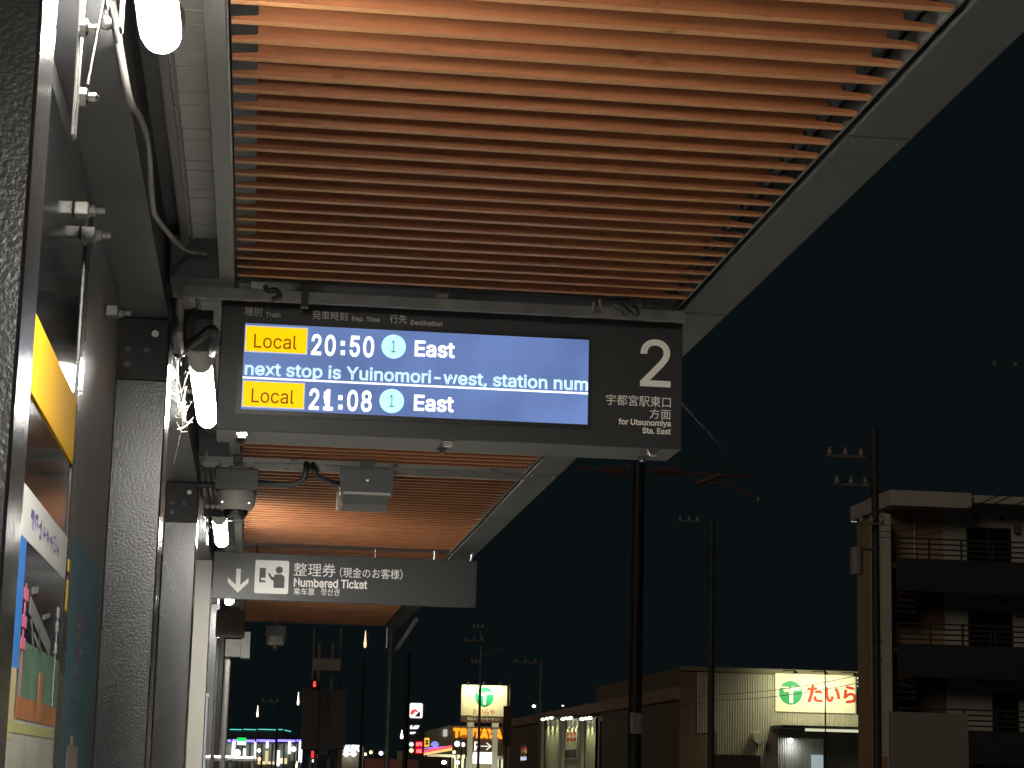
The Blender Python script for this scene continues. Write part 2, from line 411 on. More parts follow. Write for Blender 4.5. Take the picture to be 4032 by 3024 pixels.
b = MB(O); b.box(XP+.0031, XP+.0036, 3.36, 3.47, 1.64, 1.7545); b.build('beige_edge', mat('beige edge print', (.55, .44, .24), .4), po)
b = MB(O)
for z in (1.872, 1.826, 1.790): b.box(XP+.0037, XP+.0041, 3.50, 3.57, z, z+.020)
b.box(XP+.0032, XP+.0035, 3.525, 3.545, 1.70, 1.90); b.build_each('pink_mark', mat('pink print', (.66, .16, .28), .4), po)
b = MB(O)
for z in (1.885, 1.857, 1.815): b.box(XP+.0037, XP+.0041, 4.10, 4.14, z, z+.020)
b.box(XP+.0031, XP+.0036, 4.115, 4.125, 1.66, 1.90); b.build_each('white_mark', mat('white print', (.55, .54, .50), .5), po)
b = MB(O)
for (ya, za, yc, zc, t) in ((3.60, 1.870, 4.00, 1.815, .030), (3.62, 1.895, 3.72, 1.905, .012), (3.64, 1.848, 3.70, 1.80, .016), (3.78, 1.842, 3.82, 1.80, .014), (3.70, 1.825, 3.86, 1.80, .010), (3.84, 1.865, 3.96, 1.878, .008)):
    b.prism([(XP+.0037, ya, za-t/2), (XP+.0037, yc, zc-t/2), (XP+.0037, yc, zc+t/2), (XP+.0037, ya, za+t/2)], (.0005, 0, 0))
b.build('grey_figure', mat('grey print', (.17, .17, .165), .45), po)
b = MB(O); b.box(XP+.0031, XP+.0034, 3.50, 4.21, 1.712, 1.805); b.build('green_field', mat('green print', (.10, .20, .14), .3, vary=(7, .5)), po)
b = MB(O); b.box(XP+.0035, XP+.0039, 3.50, 4.20, 1.676, 1.7115); b.box(XP+.0037, XP+.0042, 3.84, 3.90, 1.68, 1.765); b.build('orange_field', mat('orange print', (.42, .16, .06), .4, vary=(9, .3)), po)
b = MB(O); b.box(XP+.0031, XP+.0034, 3.35, 4.21, 1.0, 1.675); b.build('pale_field', mat('pale print', (.46, .46, .40), .3, vary=(5, .4)), po)
b = MB(O); b.box(XP+.0035, XP+.0038, 3.40, 4.18, 1.652, 1.668); b.build('yellow_reflection', mat('lime reflection', (.46, .46, .18), .4), po)  # yellow reflection in the poster glass, painted on as a line
tp = thing('poster', (XW, 4.8, 1.0), 'teal poster with red and dark vertical print on the black steel panel', 'poster'); O = tp.location
XQ = XW-.0014
b = MB(O); b.box(XQ, XQ+.002, 4.37, 5.18, .95, 2.078); b.build('sheet', mat('teal paper', (.050, .135, .175), .45, vary=(4, .15)), tp)
b = MB(O); strokes(b, 4.62, 4.76, 1.79, 1.94, XQ+.0022, 6, False); b.build('red_print', mat('red print', (.30, .045, .07), .5), tp)
b = MB(O); strokes(b, 4.86, 5.0, 1.775, 1.92, XQ+.0022, 8, False); b.build('dark_print', mat('dark teal print', (.018, .05, .06), .5), tp)
b = MB(O); strokes(b, 4.55, 4.63, 1.95, 2.03, XQ+.0022, 5, False); b.build('side_print', bpy.data.materials['dark teal print'], tp)
b = MB(O)
for k in range(6): b.box(XQ+.0022, XQ+.0023, 4.54, 5.0, 1.7195, 1.7201); strokes(b, 4.54+k*.075, 4.58+k*.075, 1.68, 1.757, XQ+.0022, 6, False)
b.build('small_print', bpy.data.materials['dark teal print'], tp)
b = MB(O); b.box(XQ+.0021, XQ+.0025, 4.55, 4.85, 1.5, 1.645); b.box(XQ+.0021, XQ+.0025, 4.63, 4.70, 1.6455, 1.665); b.build('pale_picture', mat('beige print', (.30, .25, .21), .5), tp)

# ------------------------------------------------------------------ tube lamps
TUBE = glow('lamp tube', (1.0, .97, .885), 420)
LX, LZ = -.200, 2.786
def lamp(y):
    t = thing('tube_lamp', (LX, y, LZ), '', 'lamp', 'tube lamps along the canopy girder'); o = t.location; x, z = LX, LZ
    b = MB(o); b.lathe((x, y, z), [(.031, 0), (.0365, .004), (.0365, .26), (.0355, .318)], 28, 'y'); b.build('end_cap', 'capgrey', t, True)
    b = MB(o); b.lathe((x, y, z), [(.0345, .3185), (.0345, 1.305), (.031, 1.332), (.022, 1.352), (.009, 1.361)], 28, 'y'); tb = b.build('tube', TUBE, t, True)
    tb.data.materials.append(M['capgrey'])          # unlit metal back, cut low to hold direct light off the slats
    for p in tb.data.polygons:
        if p.center.z > -.005: p.material_index = 1
    b = MB(o); b.lathe((x, y, z+.012), [(.024, 1.278), (.0395, 1.279), (.0395, 1.305), (.024, 1.306)], 28, 'y'); b.build('end_ring', 'capgrey', t, True)
    for dy in (.36, 1.04):
        b = MB(o)
        b.prism([(xx, y+dy, zz) for xx, zz in ((-.2752, z-.050), (-.268, z-.050), (-.268, z+.044), (x-.02, z+.044), (x-.02, z+.050), (-.268, z+.050), (-.268, z+.17), (-.2752, z+.17))], (0, .055, 0))
        b.build('bracket', 'bar', t)
        b = MB(o)
        for q in (-.258, -.235): b.lathe((q, y+dy+.027, z+.038), [(.008, 0), (.008, .0055)], 6)
        b.build_each('bolt', 'steel', t)
    b = MB(o); b.box(x-.066, x+.040, y-.012, y-.004, z-.033, z+.085, .002); b.build('end_plate', 'girder', t)
    b = MB(o); b.box(x-.055, x-.052, y-.0035, y+.24, z-.030, z-.012); b.build('side_strap', 'bar', t)
    b = MB(o); b.box(x+.0395, x+.0418, y-.0035, y+.19, z-.028, z-.004); b.build('side_strap', 'bar', t)
    b = MB(o); b.box(x-.036, x+.036, y+.0, y+1.3, z+.0515, z+.064, .002); b.build('light_shield_rail', 'girder', t)  # rail above the tube, widened to shield the roof sheet from its light
    return t
l0 = lamp(1.94); l0['label'] = 'brightest tube lamp cut by the top edge of the picture near the left'
LL = [(-5.80, 'tube lamp farthest back under the canopy behind the camera'), (-1.93, 'tube lamp just behind the camera under the canopy'), (5.73, 'lit tube lamp beside the left end of the departure board'), (9.60, 'lit tube lamp below the dome camera, above the ticket sign'),
      (13.47, 'tube lamp peeping out under the left end of the ticket sign')]
lamps = [l0] + [copy_tree(l0, (LX, y, LZ), label=q) for y, q in LL]

# cobweb strands round the second lamp
cw = MB((-.28, 6.4, 2.7))
for k in range(16):
    a = Vector((random.uniform(-.30, -.285), random.uniform(5.95, 7.0), random.uniform(2.69, 2.788)))
    c = Vector((random.uniform(-.262, -.238), a.y+random.uniform(-.3, .3), random.uniform(2.70, 2.80)))
    mid = (a+c)/2 - Vector((0, 0, random.uniform(.004, .02)))
    cw.tube(curve([a, mid, c], 4), random.uniform(.0005, .0012), 4)
cw.tube([(-.285, 6.17, 2.80), (-.262, 6.5, 2.68)], .0015, 5); cw.tube([(-.262, 6.6, 2.72), (-.30, 6.9, 2.60)], .0015, 5)
tag(cw.build('cobweb', 'web'), 'dusty cobweb strands between the black column and the lamp by the departure board', 'cobweb')

# conduits on the girder
def pipe(path, r, ma, label, name='conduit', cat='conduit', n=6):
    P = curve(path, n); c = P[0]; b = MB(c); b.tube(P, r, 10); return tag(b.build(name, ma, None, True), label, cat)
def ax(u, v, x):
    d = FW + RT*((u-2016)/FPX) - UP*((v-1512)/FPX); return EYE + d*(x/d.x)
z1 = lambda u, v: ax(u, v, -.262)
pipe([Vector((-.286, 3.25, 2.85)), z1(505, 372), z1(545, 450), z1(575, 530), z1(590, 650), z1(598, 790), z1(620, 860), Vector((-.235, 5.25, 2.93)), Vector((-.18, 5.38, 2.95))], .0065, 'greyconduit', 'grey conduit bending down the dark girder at upper left')
A = lambda u, v, y=5.25: at(u, v, y)
pipe([A(708, 1180), A(706, 1260), A(703, 1330), A(722, 1385, 5.6), Vector((-.215, 5.72, 2.868))], .011, 'greyconduit', 'grey pipe running down beside the black column above the second lamp')
pipe([A(672, 1190, 5.35), A(690, 1250), A(685, 1330), A(700, 1380, 5.6), Vector((-.245, 5.74, 2.87))], .009, 'conduit', 'dark pipe between the black column and the grey pipe')
pipe([A(700, 1392, 5.5), A(742, 1362, 5.45), A(798, 1322, 5.42), A(832, 1298, 5.42), A(850, 1318, 5.44), A(846, 1358, 5.5), A(836, 1388, 5.68)], .0135, 'conduit', 'thick black flexible conduit looping above the second lamp')

# ------------------------------------------------------------------ departure board
sg = thing('departure_board', (.5, 5.5, 2.496), 'dark hanging departure board with a lit blue screen and a large 2', 'departure board'); O = sg.location
YF = 5.5
b = MB(O); b.box(-.133, 1.1405, YF, YF+.215, 2.496, 2.853, .003); b.build('housing', 'house', sg)
b = MB(O); b.box(.8835, .8855, YF-.0008, YF-.0002, 2.505, 2.845); b.build('panel_joint', 'bezel', sg)
b = MB(O); b.box(-.082, .8805, YF-.003, YF-.0003, 2.541, 2.803); b.build('bezel', 'bezel', sg)
SCR = glow('screen blue', (.098, .168, .455), 1.0)
nt = SCR.node_tree; nz = nt.nodes.new('ShaderNodeTexNoise'); nz.inputs['Scale'].default_value = 4; nz.inputs['Detail'].default_value = 2
rp = nt.nodes.new('ShaderNodeValToRGB'); rp.color_ramp.elements[0].color = (.085, .132, .285, 1); rp.color_ramp.elements[1].color = (.140, .215, .455, 1)
rp.color_ramp.elements[0].position = .35; rp.color_ramp.elements[1].position = .65
tc = nt.nodes.new('ShaderNodeTexCoord'); nt.links.new(tc.outputs['Object'], nz.inputs['Vector']); nt.links.new(nz.outputs['Fac'], rp.inputs['Fac'])
nt.links.new(rp.outputs['Color'], nt.nodes['Principled BSDF'].inputs['Emission Color'])
b = MB(O); b.box(-.068, .876, YF-.0044, YF-.0032, 2.5545, 2.7915); scn = b.build('screen', SCR, sg)
E_w = glow('screen white', (1, 1, 1), 1.25); E_c = glow('screen pale cyan', (.60, .88, 1), 1.0); E_y = glow('screen yellow', (1, .62, 0), 1.0)
E_br = glow('screen brown', (.20, .07, .0), 1.0); E_ci = glow('screen light cyan', (.52, .93, 1), 1.0); E_g = glow('screen green', (.0, .22, .22), 1.0)
E_yr = glow('screen badge rim', (.42, .46, .60), 1.0)
YS = YF-.0046
def badge(u0, v0, u1, v1):
    a, c = at(u0, v0, YF), at(u1, v1, YF)
    b = MB(O); b.box(a.x-.003, c.x+.003, YS-.0002, YS, c.z-.003, a.z+.003); b.build('badge_rim', E_yr, scn)
    b = MB(O); b.box(a.x, c.x, YS-.0012, YS-.0004, c.z, a.z); b.build('badge', E_y, scn)
badge(971, 1285, 1205, 1394); badge(960, 1502, 1193, 1610)
def nchild(o): return o
text_px('Local', 1000, 1343, 1169, 1348, 57, YS-.0014, E_br, scn, .006, th=.0005)
text_px('Local', 990, 1558, 1158, 1563, 57, YS-.0014, E_br, scn, .006, th=.0005)
for s, u0, vl, u1, vr in (('20', 1226, 1357, 1322, 1360), ('50', 1377, 1363, 1473, 1366), ('21', 1217, 1571, 1312, 1574), ('08', 1367, 1577, 1464, 1580)):
    text_px(s, u0, vl, u1, vr, 86, YS, E_w, scn, .020, th=.0006, spacing=1.10)
b = MB(O)
for u, v in ((1349.5, 1353), (1349.5, 1390), (1340, 1567), (1340, 1604)):
    p = at(u, v, YF); b.box(p.x-.0058, p.x+.0058, YS-.0006, YS, p.z-.0065, p.z+.0065)
b.build_each('colon', E_w, scn)
for u, v in ((1549.7, 1366), (1542, 1580)):
    p = at(u, v, YF); b = MB(O); b.disc_y(p.x, YS-.0006, p.z, .0333, .0006, 48); b.build('platform_disc', E_ci, scn)
    text_y('1', p.x-.0065, p.x+.006, p.z-.0165, p.z+.0165, YS-.0008, E_g, scn, .0, th=.0004)
text_px('East', 1633, 1372, 1791, 1379, 65, YS, E_w, scn, .022, th=.0006)
text_px('East', 1630, 1586, 1787, 1592, 65, YS, E_w, scn, .022, th=.0006)
# running line: cut off at the right edge of the screen, as shown
text_px('next stop is Yuinomori-west, station num', 964, 1459, 2315, 1516, 66, YS, E_c, scn, .016, th=.0006)
a, c = at(955, 1488, YF), at(2318, 1550, YF)
zm = (a.z+c.z)/2; b = MB(O); b.box(-.068, .8758, YS-.0005, YS-.0001, zm-.0026, zm+.0026); b.build('divider_line', E_w, scn)
YL = YF-.0004
for s, u0, vl, u1, vr, h, ma, bo in (
    ('種別', 963, 1225, 1031, 1229, 34, 'dimletter', .004), ('Train', 1047, 1238, 1104, 1240, 21, 'dimletter', .010),
    ('発車時刻', 1230, 1240, 1368, 1246, 35, 'dimletter', .004), ('Dep. Time', 1386, 1256, 1495, 1261, 23, 'dimletter', .010),
    ('行先', 1535, 1255, 1602, 1258, 34, 'dimletter', .004), ('Destination', 1617, 1269, 1741, 1275, 21, 'dimletter', .010),
    ('2', 2521, 1428, 2641, 1431, 190, 'cream', .006),
    ('宇都宮駅東口', 2387, 1574, 2641, 1583, 43, 'cream', .018), ('方面', 2558, 1629, 2641, 1632, 40, 'cream', .018),
    ('for Utsunomiya', 2435, 1662, 2641, 1670, 30, 'cream', .022), ('Sta. East', 2529, 1695, 2641, 1699, 24, 'cream', .022)):
    text_px(s, u0, vl, u1, vr, h, YL, ma, sg, bo, th=.0006)
for x, y in ((-.062, 5.53), (.495, 5.53), (1.062, 5.53)):
    b = MB(O); b.box(x-.016, x+.016, y-.02, y+.005, 2.484, 2.4955, .002); b.box(x-.012, x+.012, y-.022, y-.018, 2.477, 2.49, .002); b.build('latch', 'steel', sg)
    b = MB(O); b.lathe((x-.004, y+.12, 2.482), [(.009, 0), (.009, .005), (.014, .006), (.014, .0135)], 8); b.build('latch_screw', 'steel', sg)
b = MB(O)
for x in (.05, .45, .95): b.box(x, x+.05, YF+.04, YF+.10, 2.8535, 2.892)
b.build_each('hanger', 'girder', sg)
# ------------------------------------------------------------------ numbered-ticket sign
YT = 12.0
ts = thing('hanging_sign', (.5, YT, 2.56), 'grey hanging sign with down arrow, ticket pictogram and white writing', 'sign'); O = ts.location
a, c = at(838, 2265, YT), at(1876, 2300, YT)
zt = (at(843, 2173, YT).z + at(1878, 2207, YT).z)/2; zb = (at(834, 2358, YT).z + at(1874, 2390, YT).z)/2
b = MB(O); b.box(a.x, c.x, YT, YT+.05, zb, zt, .003); b.build('panel', 'tick', ts)
for u, v in ((1013, 2150), (1247, 2158), (1480, 2166), (1712, 2172), (1857, 2180)):
    x = at(u, v, YT).x; b = MB(O); b.tube([(x, YT+.02, zt-.001), (x, YT+.02, 2.895)], .006, 8); b.build('hanger_rod', 'steel', ts)
YL = YT-.0006
k = YT/FPX*1.0
pa = at(937, 2300, YT)             # arrow
b = MB(O); s = YT/FPX
b.box(pa.x-9*s, pa.x+9*s, YL-.001, YL, pa.z-24*s, pa.z+60*s)
for sg_ in (-1, 1):
    b.prism([(pa.x, YL-.0014, pa.z-33*s), (pa.x+sg_*40*s, YL-.0014, pa.z+6*s), (pa.x+sg_*40*s, YL-.0014, pa.z+26*s), (pa.x, YL-.0014, pa.z-11*s)], (0, .001, 0))
b.build('arrow', 'whitelet', ts)
pc = at(1070, 2272, YT)
b = MB(O); b.prism(rrect(pc.x-66*s, pc.x+66*s, pc.z-65*s, pc.z+65*s, YL-.001, 8*s), (0, .001, 0)); pic = b.build('pictogram', 'whitelet', ts)
b = MB(O); yy = YL-.0016
def pb(x0, x1, z0, z1): b.box(pc.x+x0*s, pc.x+x1*s, yy, yy+.0005, pc.z+z0*s, pc.z+z1*s)
pb(-48, -24, -22, 34); b.disc_y(pc.x+28*s, yy, pc.z+28*s, 14*s, .0005)
b.prism([(pc.x+x*s, yy, pc.z+z*s) for x, z in ((8, -42), (8, -16), (-2, -10), (-12, 6), (-16, 2), (-8, -16), (4, -30), (-12, -2), (10, 10), (38, 12), (50, 2), (50, -42))][0:2]+[(pc.x+x*s, yy, pc.z+z*s) for x, z in ((10, 10), (38, 12), (50, 2), (50, -42))], (0, .0005, 0))
b.prism([(pc.x+x*s, yy, pc.z+z*s) for x, z in ((12, -18), (-4, -8), (-16, 12), (-10, 16), (2, 0), (14, 2))], (0, .0005, 0))
b.build('figure', mat('dark figure film', (.05, .052, .05), .5), pic)
b = MB(O); b.box(pc.x-41*s, pc.x-24*s, yy-.0006, yy-.0001, pc.z-14*s, pc.z-4*s); b.build('slot', 'whitelet', pic)
for st, u0, vl, u1, vr, h, bo in (('整理券', 1157, 2241, 1322, 2247, 52, .020), ('（現金のお客様）', 1338, 2254, 1585, 2262, 40, .018),
        ('Numbered Ticket', 1157, 2293, 1446, 2302, 35, .020), ('乘车票', 1156, 2328, 1238, 2331, 28, .020), ('정산권', 1263, 2329, 1336, 2332, 28, .020)):
    text_px(st, u0, vl, u1, vr, h, YL, 'whitelet', ts, bo, th=.001)

# ------------------------------------------------------------------ dome cameras and the sensor box
def dome_cam(loc, label):
    t = thing('dome_camera', loc, label, 'camera', 'dome cameras under the canopy'); o = t.location; x, y, z = loc
    b = MB(o); b.box(x-.088, x+.088, y-.06, y+.09, z+.118, z+.205, .004); b.box(x-.088, x+.088, y-.0605, y-.06, z+.13, z+.132); b.build('mounting_box', 'cambox', t)
    b = MB(o); b.box(x-.088, x-.083, y-.05, y+.08, z+.09, z+.117); b.box(x+.083, x+.088, y-.05, y+.08, z+.09, z+.117)
    b.box(x-.06, x+.05, y-.03, y+.05, z+.206, z+.212); b.box(x-.02, x+.02, y+.00, y+.04, z+.2125, z+.29)
    b.build_each('bracket', 'cambox', t)
    b = MB(o); b.lathe((x, y+.01, z), [(.060, .040), (.074, .052), (.079, .070), (.079, .108), (.075, .1175)], 36); b.build('body', 'cambody', t, True)
    b = MB(o); b.lathe((x, y+.01, z), [(.004, -.006), (.022, -.003), (.038, .007), (.048, .020), (.053, .0395)], 36); b.build('dome', 'dome', t, True)
    b = MB(o)
    for q in (-1, 1): b.lathe((x+q*.055, y-.055, z+.066), [(.004, 0), (.004, .004)], 8, 'y')
    b.build_each('screw', 'steel', t)
    return t
d1 = dome_cam((-.107, 8.50, 2.612), 'grey dome camera with smoked bubble above the lamp by the ticket sign')
d2 = copy_tree(d1, (.172, 18.0, 2.628), label='small far dome camera hanging under the end of the canopy')
sb = thing('sensor_box', (.43, 8.5, 2.68), 'dark grey boxed sensor with pale hood under the second canopy bay', 'sensor box'); O = sb.location
b = MB(O); b.box(.319, .543, 8.50, 8.60, 2.744, 2.850, .004); b.build('case', 'cambox', sb)
b = MB(O); b.box(.333, .527, 8.46, 8.62, 2.733, 2.7435, .002); b.box(.311, .322, 8.62, 8.66, 2.685, 2.76); b.build('lip', 'cambody', sb)
b = MB(O); b.prism([(.331, 8.47, 2.732), (.331, 8.66, 2.732), (.331, 8.66, 2.70), (.331, 8.64, 2.684), (.331, 8.52, 2.70)], (.192, 0, 0)); b.build('hood', 'beam', sb)
b = MB(O); b.box(.426, .430, 8.498, 8.4995, 2.795, 2.802); b.box(.432, .436, 8.498, 8.4995, 2.795, 2.802); b.build('indicator', glow('indicator lamp', (.8, .8, .75), .8), sb)
b = MB(O); b.box(.40, .46, 8.53, 8.57, 2.8505, 2.893); b.build('hanger', 'cambox', sb)
pipe([at(1022, 1900, 8.52), at(1090, 1908, 8.5), at(1160, 1905, 8.5), at(1196, 1882, 8.5), at(1205, 1850, 8.5), at(1207, 1825, 8.53)], .0125, 'conduit', 'black flexible conduit curving from the dome camera up to the beam')
pipe([at(1338, 1904, 8.53), at(1300, 1898, 8.5), at(1255, 1878, 8.5), at(1236, 1850, 8.5), at(1232, 1828, 8.53)], .0125, 'conduit', 'black flexible conduit curving from the sensor box up to the beam')
for i, (u, w_) in enumerate(((800, 'outermost'), (822, 'middle'), (843, 'innermost'))):
    pipe([at(u-5, 1832, 8.53), at(u, 1880, 8.5), at(u+4, 1915, 8.5), at(u+12, 1965, 8.5), at(u+16, 1995, 8.42)], .0095, 'greyconduit', w_+' of the three grey cables strapped together left of the dome camera', 'cable', 'cable')
tag(MB(at(815, 1908, 8.48)).tube([at(780, 1908, 8.48), at(850, 1908, 8.48)], .013, 8).build('cable_strap', 'black_matt'), 'black strap round the three grey cables', 'strap')

# ------------------------------------------------------------------ things at the far end of the platform
gb = thing('equipment_box', at(935, 2590, 16), 'pale grey notched box on a pole near the end of the platform', 'box'); O = gb.location
p, q = at(888, 2515, 16), at(985, 2588, 16)
b = MB(O); b.box(p.x, q.x-.02, 16, 16.12, q.z, p.z, .004); b.build('case', mat('dull grey box paint', (.17, .168, .16), .5, vary=(14, .25)), gb)
b = MB(O); b.box(q.x-.075, q.x-.004, 15.98, 16.16, q.z-.01, at(950, 2487, 16).z, .004); b.build('side_case', bpy.data.materials['dull grey box paint'], gb)
b = MB(O); b.tube([(p.x+.02, 16.08, q.z), (p.x+.02, 16.08, 0)], .022, 12); b.build('pole', 'greyconduit', gb)
bb = thing('lamp_cabinet', at(905, 2500, 13.2), 'brown-black cabinet under the far tube lamp', 'cabinet'); O = bb.location
p, q = at(852, 2400, 13.2), at(962, 2505, 13.2)
b = MB(O); b.box(p.x, q.x, 13.2, 13.4, q.z, p.z, .004); b.build('case', mat('brown-black paint', (.022, .014, .011), .4), bb)
b = MB(O); b.box(p.x+.02, p.x+.05, 13.25, 13.35, p.z, 2.80); b.build('hanger', 'girder', bb)
for u0, u1, vt, y, ma, lab in ((853, 866, 2511, 13.6, 'black', 'thin black post with a bright edge left of the grey box'), (888, 908, 2600, 14.2, 'greyconduit', 'grey round post below the grey notched box')):
    p, q = at(u0, vt, y), at(u1, vt, y)
    b = MB((p.x, y, 0))
    if ma == 'black': b.box(p.x, q.x, y, y+.06, 0, p.z, .003)
    else: b.tube([((p.x+q.x)/2, y, 0), ((p.x+q.x)/2, y, p.z)], (q.x-p.x)/2, 14)
    tag(b.build('post', ma, None, ma != 'black'), lab, 'post')
wp = thing('card_reader_post', (at(810, 2732, 12.9).x, 12.9, 0), 'pale grey post with white cap in front of the pale column', 'post'); O = wp.location
p, q = at(797, 2745, 12.9), at(822, 2745, 12.9)
b = MB(O); b.box(p.x, q.x, 12.9, 12.98, 0, p.z-.001, .006); b.build('shaft', 'palesteel', wp)
b = MB(O); b.box(p.x-.003, q.x+.003, 12.895, 12.985, p.z, at(797, 2730, 12.9).z, .004); b.build('cap', 'whitelet', wp)
hr = thing('handrail', (-.1, 14.5, 0), 'horizontal steel handrail crossing the lower left behind the pale post', 'handrail'); O = hr.location
p, q = at(806, 2985, 14.5), at(1008, 2988, 14.5)
b = MB(O); b.tube([(p.x-.25, 14.5, p.z), (q.x, 14.5, q.z)], .019, 12); b.build('rail', 'steel', hr, True)
b = MB(O)
for x in (p.x-.2, (p.x+q.x)/2, q.x-.02): b.tube([(x, 14.5, 0), (x, 14.5, p.z-.018)], .016, 10)
b.build_each('upright', 'poledark', hr)

tp_ = thing('end_post', (at(1525, 2460, 18.6).x, 18.6, 0), 'bright thin steel post at the far outer corner of the canopy', 'post'); O = tp_.location
x = at(1525, 2460, 18.6).x
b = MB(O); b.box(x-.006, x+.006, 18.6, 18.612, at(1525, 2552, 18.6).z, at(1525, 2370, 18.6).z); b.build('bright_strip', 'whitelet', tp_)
b = MB(O); b.tube([(x+.04, 18.62, 0), (x+.04, 18.62, 3.05)], .022, 10); b.build('shaft', 'poledark', tp_)
st = MB(at(1600, 2500, 18.8)); a, c = at(1640, 2438, 18.6), at(1563, 2555, 19.4)
st.tube([a, c], .022, 4); st.tube([c, Vector((x+.04, 18.62, c.z-.1))], .012, 6); tag(st.build('strut', 'cambody'), 'slanting pale strut beyond the end of the canopy', 'strut')

# equipment cabinet on posts with plate above
ec = thing('signal_cabinet', (.88, 26, -.9), 'tall dark cabinet with red pedestrian signal between two posts', 'cabinet'); O = ec.location
p, q = at(1197, 2707, 26), at(1352, 2955, 26)
b = MB(O); b.box(p.x, p.x+.20, 26, 26.3, q.z, p.z, .006); b.box(q.x-.19, q.x, 26, 26.3, q.z+.01, p.z-.01, .006); b.build_each('case', mat('dark brown paint', (.06, .045, .042), .5), ec)
b = MB(O); b.box(p.x+.2005, q.x-.1905, 26.02, 26.25, q.z-.06, p.z-.005); b.build('door', mat('dark slate paint', (.025, .028, .03), .4), ec)
b = MB(O); b.box(p.x-.008, p.x-.0005, 26, 26.02, q.z, p.z+.01); b.box(q.x+.0005, q.x+.006, 26, 26.02, q.z+.06, p.z); b.build_each('edge_strip', 'bar', ec)
b = MB(O)
for u in (1255, 1308): xx = at(u, 2700, 26).x; b.tube([(xx, 26.1, -.9), (xx, 26.1, at(u, 2530, 26).z)], .022, 10)
for u in (1232, 1338): xx = at(u, 2700, 26).x; b.tube([(xx, 26.2, -.9), (xx, 26.2, at(u, 2470, 26).z)], .014, 8)
b.build_each('post', 'polegrey', ec)
a, c = at(1234, 2592, 25.9), at(1341, 2641, 25.9)
b = MB(O); b.box(a.x, c.x, 25.9, 25.93, c.z, a.z, .003); b.build('plate', 'lightgrey', ec)
p = at(1239, 2692, 25.9)
b = MB(O); b.box(p.x-.045, p.x+.045, 25.95, 26.05, p.z-.055, p.z+.055, .01); sig = b.build('signal_head', 'black_matt', ec)
b = MB(O); b.disc_y(p.x, 25.946, p.z+.02, .012, .003, 16); b.box(p.x-.016, p.x+.016, 25.946, 25.949, p.z-.036, p.z+.012); b.build('red_figure', glow('red signal', (1, .03, .03), 3.5), sig)

# ------------------------------------------------------------------ mast, poles and wires
mp = thing('catenary_mast', (at(2510, 2400, 37).x, 37, -.9), 'dark tram wire mast right of the departure board with grey plate', 'mast'); O = mp.location
xm = at(2508, 2500, 37).x; zarm = at(2510, 1852, 37).z
b = MB(O); b.tube([(xm-.03, 37, -.9), (xm, 37, zarm+.4)], [.135, .108], 20); b.build('pole', 'mast', mp, True)
p, q = at(2484, 2806, 36.8), at(2531, 2890, 36.8)
b = MB(O); b.prism([(p.x, 36.86, q.z), (p.x+.05, 36.84, q.z), (q.x-.05, 36.84, q.z), (q.x, 36.86, q.z)], (0, 0, p.z-q.z)); b.build('number_plate', mat('worn pale plate', (.26, .25, .24), .5, vary=(30, .5)), mp)
b = MB(O)
for z in (p.z, q.z): b.tube([(xm-.145, 36.9, z), (xm-.145, 36.86, z)], .02, 8)
b.build_each('band_bolt', 'steel', mp)
a, c = at(2270, 1845, 37), at(2990, 1880, 37)
b = MB(O); b.tube([a, (xm, 37, zarm), c], .02, 8); b.tube([at(2740, 1905, 37), at(2800, 1885, 37), at(2835, 1868, 37)], .05, 8); b.tube(curve([at(2780, 1905, 37), at(2850, 1905, 37), at(2930, 1940, 37), at(2985, 1965, 37)]), .022, 8)
b.tube([(xm, 37, zarm+.35), at(2930, 1856, 37)], .012, 6); b.build('cantilever', mat('rust brown arm', (.13, .075, .055), .6), mp)
for u0, u1 in ((2375, 2470), (2575, 2660)):
    b = MB(O)
    for k in range(7):
        pp = at(u0+(u1-u0)*k/6, 1852 if u0 < 2500 else 1856, 37); b.lathe(pp, [(.03, -.02), (.085, -.012), (.085, .012), (.03, .02)], 12, 'x')
    b.build('insulator', 'rust', mp)
b = MB(O); pp = at(2985, 1965, 37); b.lathe(pp, [(.03, -.04), (.03, .04)], 8); b.build('clip', 'lightgrey', mp)

def wire(p0, p1, sag, label, r=.014, n=14, ma='wire', cat='wire', name='overhead_wire'):
    p0, p1 = Vector(p0), Vector(p1); P = []
    for k in range(n+1):
        t = k/n; v = p0.lerp(p1, t); v.z -= sag*4*t*(1-t); P.append(v)
    b = MB(P[0]); b.tube(P, r*.65, 5); return tag(b.build(name, ma), label, cat, 'overhead wires')
def upole(u0, v0, y, r, label, arms=(), ma='polegrey', ubot=None):
    top = at(u0, v0, y); x = top.x; t = thing('utility_pole', (x, y, -.9), label, 'utility pole', 'utility poles along the street'); o = t.location
    b = MB(o); b.tube([(x, y, -.9), (x, y, top.z)], [r, r*.78], 14); b.build('pole', ma, t, True)
    for (ua, va, ub, vb, th) in arms:
        a, c = at(ua, va, y-.2), at(ub, vb, y-.2); zz = (a.z+c.z)/2
        b = MB(o); b.box(min(a.x, c.x), max(a.x, c.x), y-.28, y-.2, zz-th, zz+th); b.build('crossarm', 'polegrey', t)
        b = MB(o)
        for k in range(3): b.lathe((a.x+(c.x-a.x)*(.1+.4*k), y-.24, zz+th), [(.05, 0), (.07, .06), (.04, .14), (.07, .2)], 8)
        b.build_each('insulator', 'cambody', t)
    return t
u1 = upole(3443, 1690, 55, .125, 'tall utility pole with transformer in front of the apartment block', ((3250, 1795, 3405, 1800, .04), (3280, 1905, 3420, 1915, .03), (3380, 2060, 3480, 2065, .03)), 'poledark')
O = u1.location
p, q = at(3347, 2155, 54.6), at(3398, 2262, 54.6)
